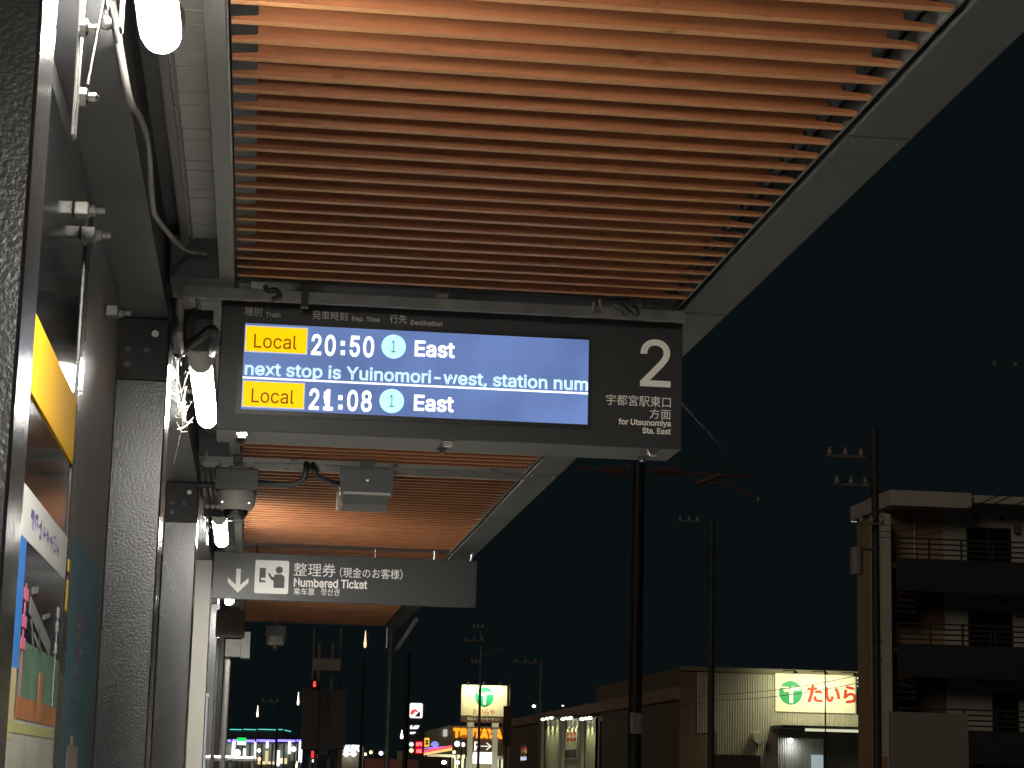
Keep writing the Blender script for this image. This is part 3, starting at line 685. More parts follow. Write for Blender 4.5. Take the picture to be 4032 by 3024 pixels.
b = MB(O); b.tube([((p.x+q.x)/2, 54.6, q.z), ((p.x+q.x)/2, 54.6, p.z)], (q.x-p.x)/2, 16); b.tube([((p.x+q.x)/2, 54.6, p.z), (O.x, 55, p.z)], .04, 6); b.build('transformer', mat('grey transformer paint', (.28, .28, .28), .5), u1)
b = MB(O)
for z in range(1, 12): b.tube([(O.x-.16, 54.9, z*.5), (O.x+.16, 54.9, z*.5)], .012, 6)
b.build_each('step_bolt', 'bar', u1)
upole(2804, 2050, 92, .16, 'dark utility pole in front of the corrugated supermarket wall', ((2670, 2050, 2755, 2056, .03),), 'poledark')
upole(3249, 2625, 112, .045, 'thin dark pole in front of the red supermarket lettering', (), 'black_matt')
upole(1897, 2470, 140, .10, 'thin utility pole standing in front of the white supermarket pylon sign', ((1860, 2470, 1905, 2472, .05), (1825, 2521, 1908, 2526, .05), (1855, 2608, 1895, 2610, .05)))
upole(1609, 2565, 95, .13, 'dark pole in front of the filling station price sign', (), 'black_matt')
upole(1434, 2590, 120, .10, 'slim dark pole left of the filling station price sign', (), 'black_matt')
upole(2131, 2606, 150, .10, 'pale brown pole at the left of the lit warehouse bays', ((2020, 2607, 2118, 2610, .05),))
upole(2010, 2600, 170, .08, 'faint thin pole right of the supermarket pylon sign', (), 'poledark')
upole(2366, 2840, 140, .10, 'short dark pole at the right edge of the lit warehouse bays', (), 'black_matt')
upole(1096, 2760, 140, .09, 'faint pole with crossarm above the blue lit shop', ((1030, 2762, 1100, 2766, .04),), 'poledark')
# tram contact wires and street wires
wire((9.55, 25, 6.62), (9.2, 110, 6.2), .2, 'tram contact wire running past the mast arm', .012)
wire((9.0, 25, 6.15), (8.9, 110, 6.0), .25, 'lower tram wire beneath the contact wire', .010)
wire(at(2686, 1588, 6.2), at(2932, 1856, 37), .0, 'thin stay wire from the canopy edge to the mast arm', .006)
U1 = u1.location
for k, (v0, ue, ve) in enumerate(((2065, 4080, 1880), (2090, 4080, 1905), (2112, 4080, 1950))):
    wire(at(3440, v0, 54.8), at(ue, ve, 30), .25, ('upper', 'middle', 'lower')[k]+' wire running right from the big utility pole across the apartment block', .016)
for k, (v0, v1, v2) in enumerate(((2770, 2735, 2660), (2790, 2757, 2690))):
    wire(at(2804, v1, 91.8), at(3375, v2, 75), .15, ('upper', 'lower')[k]+' dark wire crossing the supermarket sign', .02)
    wire(at(2804, v1, 91.8), at(2140, 2757+k*70, 149.5), .3, ('upper', 'lower')[k]+' wire from the dark utility pole toward the lit warehouse bays', .018)
for k in range(4):
    wire(at(1890-10*k, 2523, 139.7), at(1618, 2640+16*k, 94.8), 2.4-.25*k, ['topmost', 'second', 'third', 'lowest'][k]+' sagging wire between the pylon sign pole and the price sign pole', .02)
    wire(at(1900-8*k, 2524, 139.7), at(2135, 2430+35*k, 60), .4, ['topmost', 'second', 'third', 'lowest'][k]+' wire rising right from the pylon sign pole', .016)
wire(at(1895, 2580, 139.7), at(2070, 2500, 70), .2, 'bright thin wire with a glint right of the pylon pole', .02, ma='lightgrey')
wire(at(1140, 2520, 60), at(1610, 2610, 94.7), .5, 'dim wire left of the dark pole by the price sign', .014)
wire(at(900, 2795, 130), at(1096, 2790, 139.8), .2, 'dim wire left of the crossarm pole above the blue lit shop', .02)
wire(at(1096, 2790, 139.8), at(1434, 2720, 119.8), .3, 'dim wire between the crossarm pole and the slim dark pole', .02)

# right-hand insulator beam cut by the frame
ib = thing('insulator_beam', at(3960, 1450, 24), 'pale insulator beam with knobs entering at the right edge of the picture', 'insulator beam'); O = ib.location
a, c = at(3912, 1446, 24), at(4300, 1465, 24)
b = MB(O); b.box(a.x, c.x, 24, 24.03, a.z-.012, a.z+.012); b.build('beam', 'bar', ib)
for u in (3918, 4000):
    pp = at(u, 1440, 24); b = MB(O); b.lathe((pp.x, 24.015, a.z+.0125), [(.012, 0), (.012, .012), (.028, .02), (.03, .05), (.018, .066)], 12); b.build('insulator', 'lightgrey', ib, True)
b = MB(O); b.tube([(c.x-.1, 24.03, -.9), (c.x-.1, 24.03, c.z+.5)], .09, 12); b.build('pole', 'poledark', ib)

# ------------------------------------------------------------------ apartment block
AY = 70.0
ab = thing('apartment_block', (at(3760, 2500, AY).x, AY, -.9), 'dark four storey apartment block with balconies and ochre wall bays', 'apartment block'); O = ab.location
wall = mat('pale render', (.52, .505, .47), .8, vary=(.6, .1)); ochre = mat('ochre render', (.42, .29, .18), .8, vary=(.6, .1)); brown = mat('brown tile', (.20, .12, .085), .7)
xl, xo, xr = at(3478, 2200, AY).x, at(3714, 2200, AY).x, at(4400, 2200, AY).x
zr = at(3500, 1926, AY).z; zr2 = at(3790, 1978, AY).z; H = 2.83
z0 = [at(3700, v, AY).z for v in (2150, 2478, 2806, 3134)]
xs_l = at(3391, 2200, 84).x
b = MB(O); b.box(xo+.003, xr, AY, AY+3.2, -.9, zr2); b.build('wall', wall, ab)
b = MB(O); b.box(xl, xo, AY-.01, AY+3.2, -.9, zr2-.1); b.build('ochre_wall', ochre, ab)
b = MB(O); b.box(xl-.12, at(3780, 2000, AY).x, AY-1.2, AY+3.6, at(3600, 1992, AY-1.2).z, at(3600, 1932, AY-1.2).z); b.box(xo+.8, xr, AY-1.1, AY+3.5, zr2-.15, zr2+.12); b.build_each('roof', wall, ab)
fl = MB(O); a, c = at(3352, 2053, 73.65), at(3390, 2038, 73.65)
fl.prism([(a.x, 73.65, a.z), (c.x, 73.65, a.z), (c.x, 73.65, c.z)], (0, .1, 0)); fl.build('lit_soffit_wedge', glow('lit eave', (.75, .72, .62), 1), ab)  # glowing wedge stands in for light falling on the eave soffit
b = MB(O); b.box(xl-.35, xl-.004, AY-.9, AY+.4, -.9, zr-1.0); b.build('corner_pier', wall, ab)
dk = mat('dark balcony metal', (.04, .042, .044), .5)
for i, z in enumerate(z0[:4]):
    # balcony: slab, lower panel, rails
    b = MB(O); b.box(xl+.05, xr, AY-1.3, AY-.02, z-.95, z-.75); b.build('balcony_slab', mat('dark soffit', (.05, .05, .05), .8) if i == 0 else bpy.data.materials['dark soffit'], ab)
    b = MB(O); b.box(xl+.05, xr, AY-1.34, AY-1.3, z-1.75, z-.62); b.build('balcony_panel', dk, ab)
    b = MB(O)
    for q in range(4): b.box(xl+.05, xr, AY-1.34, AY-1.31, z-.50+q*.18, z-.44+q*.18)
    xx = xl+.05
    while xx < xr: b.box(xx, xx+.06, AY-1.35, AY-1.3, z-.62, z+.10); xx += 1.15
    b.build('railing', dk, ab)
    if i: 
        b = MB(O); b.box(xl+.2, xo-.02, AY-.06, AY-.011, z+.0, z+1.9); b.build('brown_bay', brown, ab)
    # sliding window, vents, meter box
    wx0, wx1 = at(3812, 2200, AY).x, at(3974, 2200, AY).x
    if i == 2: wx0 = at(3900, 2200, AY).x; wx1 = at(3990, 2200, AY).x
    b = MB(O); b.box(wx0-.05, wx1+.05, AY-.05, AY-.002, z-.75, z+.72); f_ = b.build('window', mat('window frame', (.04, .045, .045), .5) if i == 0 else bpy.data.materials['window frame'], ab)
    b = MB(O); b.box(wx0, (wx0+wx1)/2-.03, AY-.056, AY-.0505, z-.7, z+.67); b.box((wx0+wx1)/2+.03, wx1, AY-.056, AY-.0505, z-.7, z+.67); b.build('glazing', 'glass', f_)
    for u in (3842, 3944):
        xx = at(u, 2040, AY).x; b = MB(O); b.disc_y(xx, AY-.10, z+1.08, .085, .098, 16); b.build('vent', dk, ab)
    xx = at(4000, 2070, AY).x; b = MB(O); b.box(xx-.09, xx+.10, AY-.14, AY-.002, z+.55, z+.88, .01); b.build('meter_box', mat('meter box', (.16, .16, .15), .6) if i == 0 else bpy.data.materials['meter box'], ab)
    # outside stair flights at the corner
    b = MB(O)
    for q in range(7): b.box(xl+.1+.10*q, xl+.75, AY-1.2+.02*q, AY-.3, z-2.5+q*.2, z-2.42+q*.2)
    b.build('stair_flight', dk, ab)
xx = at(3600, 2100, AY).x
b = MB(O); b.tube([(xx, AY-.06, z0[0]-.7), (xx, AY-.06, z0[0]+1.0), (xx+.1, AY-.06, z0[0]+1.15)], .045, 8); b.build('downpipe', wall, ab)
# plain grey billboard back in front of the block
p, q = at(3509, 2802, 58), at(3812, 2810, 58)
b = MB((p.x, 58, -.9)); b.box(p.x, q.x, 58, 58.25, -.9, p.z, .01); tag(b.build('hoarding', mat('grey hoarding', (.30, .29, .27), .8, vary=(.5, .06))), 'plain grey hoarding in front of the dark apartment balconies', 'hoarding')
p, q = at(3466, 2978, 56), at(3494, 2980, 56)
b = MB((p.x, 56, -.9)); b.box(p.x, q.x, 56, 56.1, -.9, p.z, .01); tag(b.build('orange_board', mat('orange board', (.62, .33, .14), .7)), 'small orange board at the foot of the big utility pole', 'board')

# ------------------------------------------------------------------ supermarket
SY = 120.0
sm = thing('supermarket', (at(3000, 2800, SY).x, SY, -.9), 'corrugated supermarket with floodlit sign board and low side wing', 'supermarket'); O = sm.location
corr = mat('corrugated cream sheet', (.46, .45, .38), .55, vary=(.3, .08)); smbrown = mat('brown wing wall', (.16, .115, .085), .8, vary=(.3, .1))
x0, x1 = at(2677, 2640, SY).x, at(3430, 2660, SY).x
zt = at(2680, 2625, SY).z
def corrug(b, xa, xb, za, zb_, y, pitch=.150, dep=.085):
    x = xa; pts = []
    while x < xb-1e-4:
        for fx, fy in ((0, 0), (.35, 0), (.5, -dep), (.85, -dep)):
            if x+fx*pitch < xb: pts.append((x+fx*pitch, y+fy))
        x += pitch
    pts.append((xb, y))
    for (xa_, ya), (xc, yc) in zip(pts, pts[1:]): b.face([(xa_, ya, za), (xc, yc, za), (xc, yc, zb_), (xa_, ya, zb_)])
b = MB(O); b.box(x0, x1, SY+.01, SY+30, -.9, zt-.02); b.build('block', smbrown, sm)
b = MB(O); corrug(b, at(2822, 2700, SY).x, x1-.2, -.8, zt-.3, SY); corrug(b, at(2745, 2700, SY).x, at(2822, 2700, SY).x, at(2700, 2885, SY).z, zt-.3, SY); b.build_each('cladding', corr, sm)
b = MB(O); b.box(x0, x1, SY-.10, SY+.0, zt-.22, zt+.04); b.build('parapet', mat('dark parapet', (.20, .18, .14), .6), sm)
p, q = at(3055, 2650, SY-.3), at(3370, 2810, SY-.3)
b = MB(O); b.box(p.x, q.x, SY-.15, SY-.09, q.z, p.z, .01); sgn = b.build('sign_board', mat('cream sign board', (.78, .77, .62), .5), sm)
YB = SY-.152
c = at(3113.5, 2728, YB); rr = 47/FPX*SY
b = MB(O); b.disc_y(c.x, YB-.01, c.z, rr, .01, 48); b.build('roundel', mat('green roundel', (.01, .30, .12), .5), sgn)
def emblem(b, cx_, cz, r, y, th):   # white T with a bent stem, and three wing strokes at the left
    sp = lambda pts: b.prism([(cx_+x*r, y, cz+z*r) for x, z in pts], (0, th, 0))
    sp([(-.12, -.86), (.20, -.86), (.20, .08), (.30, .22), (.84, .22), (.84, .52), (.10, .52), (-.06, .36), (-.12, .16)])
    for k in range(3): sp([(-.84+.10*k, .50-.17*k), (-.84+.16*k, .40-.17*k), (-.16, .38-.14*k), (-.16, .48-.14*k)])
b = MB(O); emblem(b, c.x, c.z, rr, YB-.02, .008); b.build('emblem', mat('white emblem', (.85, .86, .80), .5), sgn)
RED = mat('red letters', (.50, .025, .012), .5)
text_px('たいら', 3181, 2731, 3370, 2737, 66, YB-.005, RED, sgn, .0, th=.03, fat=.055)
# floodlights on arms above the board
def spot(name, p, tgt, power, col, parent, ang=95, size=.1, blend=.6):
    l = bpy.data.lights.new(name, 'SPOT'); l.energy = power; l.color = col; l.spot_size = R(ang); l.spot_blend = blend; l.shadow_soft_size = size
    o = bpy.data.objects.new(name, l); COL.objects.link(o); p = Vector(p); tgt = Vector(tgt)
    rot = (tgt-p).to_track_quat('-Z', 'Y').to_euler(); o.rotation_euler = rot
    o.parent = parent; o.location = p - root_loc(parent)
    return o
YG = (1.0, .95, .56)
for u, v in ((3133, 2636), (3252, 2640), (3368, 2646)):
    pw = at(u, v, SY-2.9)
    b = MB(O); b.tube([(pw.x, SY-.1, zt-.05), (pw.x, SY-2.7, pw.z-.05), (pw.x, SY-2.9, pw.z-.1)], .035, 6); b.lathe((pw.x, SY-2.9, pw.z-.24), [(.14, 0), (.14, .06), (.06, .16)], 10); b.build('floodlight', 'poledark', sm)
    spot('floodlight_beam', (pw.x, SY-2.9, pw.z-.28), (pw.x, SY-.3, pw.z-2.2), 480, YG, sm, 140, .12, .9)
p, q = at(3066, 2852, SY-2), at(3440, 2888, SY-2)
b = MB(O); b.box(p.x, q.x+2, SY-3, SY-.05, q.z+.12, p.z-.05); b.build('entrance_canopy', mat('dark canopy', (.05, .048, .04), .7), sm)
p, q = at(3172, 2868, SY-3.1), at(3440, 2886, SY-3.1)
b = MB(O); b.box(p.x, q.x, SY-3.08, SY-3.01, q.z, p.z); b.build('canopy_light_band', glow('lit fascia', (.85, .85, .60), .75), sm)
p, q = at(3059, 2905, SY-2.5), at(3242, 2905, SY-2.5)
b = MB(O); corrug(b, p.x, q.x, -.8, p.z, SY-2.5, .13); b.build('porch_wall', corr, sm)
lp = at(3113, 2916, SY-2.9); b = MB(O); b.lathe(lp, [(.02, -.13), (.11, -.07), (.13, 0), (.11, .07), (.02, .13)], 14); b.build('porch_lamp', glow('porch lamp', (.85, .95, 1), 18), sm, True)
spot('porch_beam', (lp.x, SY-3.2, lp.z), (lp.x, SY-2.5, lp.z-1.2), 60, (.9, .97, 1), sm, 150, .1, .9)
p, q = at(3197, 2972, SY-2.8), at(3243, 3060, SY-2.8)
b = MB(O); b.box(p.x, q.x, SY-2.75, SY-2.65, q.z, p.z); b.build('porch_door', glow('lit door', (.55, .70, .72), .45), sm)
p, q = at(2961, 2880, SY-.6), at(3007, 2920, SY-.6)
b = MB(O); b.tube([(p.x+.35, SY-.1, (p.z+q.z)/2), (p.x+.35, SY-.9, (p.z+q.z)/2-.1)], .32, 16); b.build('duct_hood', corr, sm)
p, q = at(2823, 2970, SY-3), at(2996, 3060, SY-3)
b = MB(O); b.box(p.x, q.x, SY-3, SY-1, -.9, p.z); b.build('low_store', mat('dark low wall', (.07, .06, .055), .8), sm)
p, q = at(3376, 2650, SY-4), at(3400, 2815, SY-4)
# side wing that runs away from the street
XWg = x0+.05; zw = at(2676, 2703, SY).z
b = MB(O); b.box(XWg, XWg+25, SY+.05, SY+86, -.9, zw-.75); b.build('wing_wall', smbrown, sm)
b = MB(O); b.box(XWg-.18, XWg+25, SY+.05, SY+86, zw-.74, zw); b.build('wing_fascia', mat('tan fascia', (.30, .21, .14), .7, vary=(.2, .1)), sm)
def yx(u, v): d = FW + RT*((u-2016)/FPX) - UP*((v-1512)/FPX); return EYE + d*(XWg/d.x)
pale = mat('pale wing bay', (.50, .50, .42), .7)
BULB = glow('wing lamp bulb', (1, 1, .72), 14)
for i, (ua, ub) in enumerate(((2150, 2208), (2232, 2284), (2308, 2362))):
    ya, ybb = yx(ub, 2900).y, yx(ua, 2900).y; zz = yx(ub, 2822).z
    b = MB(O); b.box(XWg-.05, XWg-.002, ya, ybb, -.9, zz); b.build('lit_bay', pale, sm)
    b = MB(O); b.box(XWg-1.0, XWg-.06, ya-.3, ybb+.3, zz+.02, zz+.12); b.build('bay_canopy', 'poledark', sm)
    b = MB(O)
    for k in range(3): b.lathe((XWg-.55, ya+(ybb-ya)*(.2+.3*k), zz-.16), [(.05, 0), (.16, .04), (.12, .14), (.05, .17)], 10)
    b.build_each('bay_lamp', BULB, sm)
    for k in range(3): spot('bay_beam', (XWg-.55, ya+(ybb-ya)*(.2+.3*k), zz-.2), (XWg-.15, ya+(ybb-ya)*(.2+.3*k), zz-4), 130, (.94, 1, .45), sm, 100, .1, .7)
    for uu in (ua-9, ub+9):
        yy = yx(uu, 2900).y; b = MB(O); b.box(XWg-.25, XWg-.003, yy-.25, yy+.25, -.9, zz); b.build('pilaster', pale, sm)
ya, ybb = yx(2278, 2900).y, yx(2232, 2900).y; z_a, z_b = yx(2255, 2868).z, yx(2255, 2990).z
b = MB(O); b.box(XWg-.12, XWg-.055, ya, ybb, z_b, z_a); bn = b.build('banner', mat('white banner', (.62, .60, .52), .6), sm)
random.seed(3)
def xstrokes(b, y0, y1, z0_, z1_, x, n, t):
    for k in range(n):
        a0 = y0+(y1-y0)*k/n; wv = (y1-y0)/n*.8
        b.box(x-.01, x, a0+wv*.1, a0+wv*.9, z1_-t, z1_); b.box(x-.012, x-.002, a0+wv*.35, a0+wv*.35+t, z0_, z1_); b.box(x-.01, x, a0, a0+wv, (z0_+z1_)/2-t/2, (z0_+z1_)/2+t/2)
b = MB(O); xstrokes(b, ya+.4, ybb-.4, z_b+1.0, z_a-.3, XWg-.121, 3, .22); b.build('red_print', RED, bn)
b = MB(O); b.box(XWg-.124, XWg-.1205, ya+.1, ybb-.1, z_b+.08, z_b+.75); b.build('dark_print', mat('dark banner print', (.05, .05, .055), .6), bn)
b = MB(O); yy = yx(2066, 2970).y; b.box(XWg-.1, XWg-.003, yy-2.2, yy+2.2, yx(2066, 2998).z, yx(2066, 2935).z); wn = b.build('window', 'glass', sm)
b = MB(O); b.box(XWg-.12, XWg-.1005, yy-2, yy+2, yx(2066, 2998).z+.1, yx(2066, 2980).z); b.build('lit_pane', glow('cold window light', (.6, .75, 1), .8), wn)
# dark tower panel at the sign's right end, lit windows drawn as glowing discs
dp = thing('lit_window_panel', (at(3388, 2700, SY-4).x, SY-4, -.9), 'dark panel with five lit windows at the right end of the floodlit sign', 'window panel')
O2 = dp.location; p, q = at(3373, 2652, SY-4), at(3402, 2815, SY-4)
b = MB(O2); b.box(p.x, q.x, SY-4, SY-3.9, q.z, p.z); b.build('panel', 'poledark', dp)
b = MB(O2); b.box((p.x+q.x)/2-.06, (p.x+q.x)/2+.06, SY-3.89, SY-3.8, -.9, p.z-.1); b.build('post', 'poledark', dp)
for u, v in ((3381, 2670), (3382, 2686), (3394, 2686), (3382, 2702), (3394, 2702)):
    c = at(u, v, SY-4.03); b = MB(O2); b.disc_y(c.x, SY-4.03, c.z, .065, .025, 12); b.build('lamp', glow('lit panel window', (1, 1, .85), 4) if u == 3381 else bpy.data.materials['lit panel window'], dp)

# ------------------------------------------------------------------ supermarket pylon sign
PY = 170.0
py = thing('pylon_sign', (at(1905, 2900, PY).x, PY, -.9), 'cream supermarket pylon sign with green roundel above a parking arrow', 'pylon sign'); O = py.location
p, q = at(1818, 2695, PY), at(1995, 2822, PY)
b = MB(O); b.box(p.x, q.x, PY, PY+.5, q.z, p.z, .02); bd = b.build('sign_box', mat('cream pylon box', (.78, .74, .55), .5), py)
p2 = at(1818, 2843, PY); b = MB(O); b.box(p.x, q.x, PY+.02, PY+.48, p2.z, q.z-.004); bs = b.build('brown_band', mat('brown band', (.10, .05, .035), .6), py)
c = at(1907, 2743, PY); rr = 36/FPX*PY
b = MB(O); b.disc_y(c.x, PY-.02, c.z, rr*1.06, .018, 48); b.build('roundel_rim', mat('pale rim', (.62, .80, .50), .5), bd)
b = MB(O); b.disc_y(c.x, PY-.05, c.z, rr, .028, 48); b.build('roundel', mat('green pylon roundel', (.005, .36, .19), .5), bd)
b = MB(O); emblem(b, c.x, c.z, rr, PY-.08, .028); b.build('emblem', bpy.data.materials['white emblem'], bd)
text_px('たいらや', 1863, 2802, 1948, 2805, 22, PY-.005, mat('faded red letters', (.50, .13, .09), .5), bd, .0, th=.03, fat=.02)
text_px('食品スーパーマーケット', 1840, 2829, 1969, 2833, 13, PY+.018, 'whitelet', bs, .06, th=.03)
b = MB(O)
for u in (1853, 1951):
    pp = at(u, 2850, PY); b.box(pp.x-.22, pp.x+.22, PY+.05, PY+.45, -.9, p2.z-.35); b.box(pp.x-.27, pp.x+.27, PY+.0, PY+.5, p2.z-.345, p2.z-.004)
b.build_each('post', mat('white pylon post', (.66, .64, .56), .6), py)
b = MB(O); a, c2 = at(1864, 2960, PY), at(1942, 3008, PY); b.box(a.x, c2.x, PY+.1, PY+.3, c2.z, a.z-.01); b.build('light_box', glow('white light box', (1, 1, .94), 1.4), py)
a, c2 = at(1864, 2916, PY), at(1942, 2958, PY)
b = MB(O); b.box(a.x, c2.x, PY+.1, PY+.3, c2.z, a.z); pk = b.build('parking_plate', mat('brown parking plate', (.11, .055, .05), .6), py)
E_p = glow('lit white letters', (.9, .88, .8), .8)
text_px('P', 1867, 2938, 1887, 2938, 36, PY+.098, E_p, pk, .03, th=.02)
text_px('→', 1893, 2938, 1936, 2939, 30, PY+.098, E_p, pk, .05, th=.02)
for u in (1847, 1908, 1972):
    pp = at(u, 2690, PY-1); b = MB(O); b.tube([(pp.x, PY+.2, p.z-.05), (pp.x, PY-.9, p.z+.25)], .03, 6); b.lathe((pp.x, PY-1, p.z+.18), [(.16, 0), (.14, .15), (.05, .22)], 10); b.build('floodlight', 'poledark', py)
    spot('floodlight_beam', (pp.x, PY-1.1, p.z+.15), (pp.x, PY, p.z-1.2), 330, (1, .92, .5), py, 130, .1, .9)
spot('post_beam', (at(1905, 3020, PY-2.5).x, PY-2.5, -.4), (at(1905, 2900, PY).x, PY, 4.0), 420, (1, .98, .8), py, 80, .2, .9)

# ------------------------------------------------------------------ book shop
TY = 230.0
bk = thing('book_shop', (at(1830, 2950, TY).x, TY, -.9), 'grey-green shop with glowing orange letters behind the pylon sign', 'shop'); O = bk.location
wallg = mat('grey-green shop wall', (.30, .30, .22), .7, vary=(.2, .1))
a, c = at(1680, 2878, TY), at(1990, 2862, TY)
e = at(1768, 2857, TY)
b = MB(O); b.prism([(a.x, TY, -.9), (c.x+2, TY, -.9), (c.x+2, TY, e.z), (e.x, TY, e.z), (a.x, TY, a.z)], (0, 20, 0)); b.build('wall', wallg, bk)
E_o = glow('orange neon letters', (1, .33, .02), 1.5)
text_px('TSUTAYA', 1785, 2885, 1978, 2890, 38, TY-.01, E_o, bk, .07, th=.15, spacing=1.12)
a, c = at(1675, 2972, TY-4), at(2010, 2990, TY-4)
b = MB(O); b.box(a.x, c.x, TY-4, TY-.02, c.z, c.z+.35); b.build('awning', mat('pale awning', (.5, .5, .42), .6), bk)
b = MB(O); b.box(at(1780, 2990, TY).x, at(1850, 2990, TY).x, TY-.1, TY-.02, -.9, at(1780, 2970, TY).z-.3); b.box(at(1960, 2990, TY).x, at(2005, 2990, TY).x, TY-.1, TY-.02, -.9, at(1960, 2970, TY).z-.3); b.build_each('shop_window', glow('shop window glow', (.75, .78, .52), .75), bk)
for k, u in enumerate((1785, 1808, 1830, 1968, 1988)):
    pp = at(u, 3000, TY-.2); b = MB(O); b.box(pp.x-.12, pp.x+.12, TY-.2, TY-.11, -.9, at(u, 2972, TY).z-.3); b.build('window_post', 'poledark', bk)
a, c = at(1746, 2872, TY-.3), at(1761, 2900, TY-.3); b = MB(O); b.box(a.x, c.x, TY-.3, TY-.02, c.z, a.z); b.build('blade_sign', glow('white blade sign', (.6, .62, .58), .8), bk)
spot('wall_wash', (at(1830, 3000, TY-8).x, TY-8, .5), (at(1800, 2880, TY).x, TY, 6), 2600, (1, .95, .65), bk, 110, .3, .9)
a, c = at(1672, 2905, TY-6), at(1690, 2940, TY-6)
ys_ = thing('yellow_sign', (a.x, TY-6, -.9), 'small glowing yellow sign left of the orange letter shop', 'sign'); O = ys_.location
b = MB(O); b.box(a.x, c.x, TY-6, TY-5.7, c.z, a.z); b.build('face', glow('yellow sign face', (1, .55, .06), 1.0), ys_)
b = MB(O); b.box(a.x+.1, c.x-.1, TY-6.03, TY-6.001, a.z-.45, a.z-.25); b.box(a.x+.1, c.x-.1, TY-6.03, TY-6.001, c.z+.2, c.z+.42); b.build_each('mark', mat('brown mark', (.2, .08, .02), .5), ys_)
b = MB(O); b.box((a.x+c.x)/2-.08, (a.x+c.x)/2+.08, TY-5.9, TY-5.8, -.9, c.z); b.build('post', 'poledark', ys_)
ra = thing('neon_awning', (at(1720, 2960, TY-12).x, TY-12, -.9), 'curved red, yellow and violet neon sign band before the orange letter shop', 'neon sign'); O = ra.location
for (v0, v1, va, vb, colr, nm, s_) in ((2968, 2945, 2953, 2934, (1, .12, .18), 'red_band', 1.0), (2974, 2955, 2966, 2944, (1, .62, .18), 'yellow_band', 1.1), (2949, 2942, 2944, 2936, (.35, .25, 1), 'violet_band', 1.0)):
    a0, a1 = at(1668, v0, TY-12), at(1668, va, TY-12); c0, c1 = at(1780, v1, TY-12), at(1780, vb, TY-12)
    dy_ = {'red_band': 0, 'yellow_band': -.1, 'violet_band': .1}[nm]
    b = MB(O); b.prism([(a0.x, TY-12+dy_, a0.z), (c0.x, TY-12+dy_, c0.z), (c1.x, TY-12+dy_, c1.z), (a1.x, TY-12+dy_, a1.z)], (0, .06, 0)); b.build(nm, glow(nm.replace('_', ' '), colr, s_), ra)
b = MB(O); b.box(a0.x, c0.x, TY-11.8, TY-9, -.9, at(1720, 2980, TY-11.8).z); b.build('kiosk', mat('dark kiosk', (.05, .04, .035), .8), ra)
b = MB(O); pp = at(1712, 2930, TY-12); b.lathe(pp, [(.1, -.3), (.45, -.1), (.35, .15), (.1, .3)], 12); b.build('blue_globe', glow('blue globe', (.3, .35, 1), .9), ra)
lts = []
def lit(name, u, v, y, r, colr, s_, label, pole=True, kind='street lamp', tall=1.0, group='street lamps'):
    p = at(u, v, y); t = thing(name, (p.x, y, -.9), label, kind, group); o = t.location
    b = MB(o); b.lathe(p, ([(r*.15, -r*tall*1.0), (r*.6, -r*tall*.85), (r*.75, -r*tall*.4), (r*.42, r*tall*.5), (r*.15, r*tall*1.6)] if tall > 1.5 else [(r*.2, -r*tall*1.0), (r*.75, -r*tall*.7), (r, 0), (r*.75, r*tall*.7), (r*.2, r*tall)]), 12); b.build('lamp_head', glow('glow '+label[:24], colr, s_), t, True)
    if pole:
        b = MB(o); b.tube([(p.x+r*1.6, y+.2, -.9), (p.x+r*1.6, y+.2, p.z+r*tall*2.2), (p.x, y+.05, p.z+r*tall*2.0)], r*.28, 8); b.build('pole', 'poledark', t)
    return t
lit('street_lamp', 1438, 2525, 90, .085, (1, .70, .42), 1.4, 'warm elongated street lamp under the end of the canopy', tall=3.4)
lit('street_lamp', 1014, 2806, 120, .075, (1, .88, .62), 3, 'warm street lamp above the green lit roof edge', tall=3.4)
lit('street_lamp', 1174, 2757, 100, .07, (1, .88, .62), 3, 'warm street lamp left of the tall dark cabinet', tall=3.4)
lit('street_lamp', 877, 2842, 130, .07, (1, .86, .6), 2.5, 'small warm street lamp behind the grey post', tall=3.4)
lit('street_lamp', 2102, 2781, 160, .14, (.75, .88, 1), 5, 'cold white street lamp on the pale brown pole', tall=.8)
lit('street_lamp', 1800, 2929, 200, .26, (1, 1, .88), 4, 'bright white lamp in front of the orange letter shop', tall=1)
lit('street_lamp', 1823, 2932, 205, .2, (1, 1, .9), 3, 'right hand white lamp beside the brighter one at the shop', tall=1)
lit('street_lamp', 1788, 2962, 190, .16, (1, .9, .6), 2, 'small warm lamp at the corner of the neon band', tall=1)
lit('street_lamp', 1500, 2966, 200, .2, (1, 1, .95), 4, 'white lamp low over the red-lit wall', tall=.9)
lit('street_lamp', 1460, 2962, 200, .16, (1, .75, .35), 3, 'amber lamp left of the white lamp over the wall', tall=1)
lit('street_lamp', 1438, 2970, 180, .13, (1, .8, .5), 3, 'small amber lamp at the left end of the red-lit wall', tall=1)
lit('street_lamp', 1582, 2896, 200, .2, (1, 1, 1), 3, 'thin white lamp left of the price sign pole', tall=1.6)
lit('street_lamp', 1748, 3002, 160, .2, (1, 1, .98), 5, 'left bright forecourt lamp below the neon band', tall=.7)
lit('street_lamp', 1802, 3002, 160, .17, (1, 1, .95), 5, 'right bright forecourt lamp below the neon band', tall=.7)
lit('street_lamp', 2216, 2779, 150, .10, (1, .9, .75), 2, 'tiny lamp on the wing roof edge', False, tall=.5)

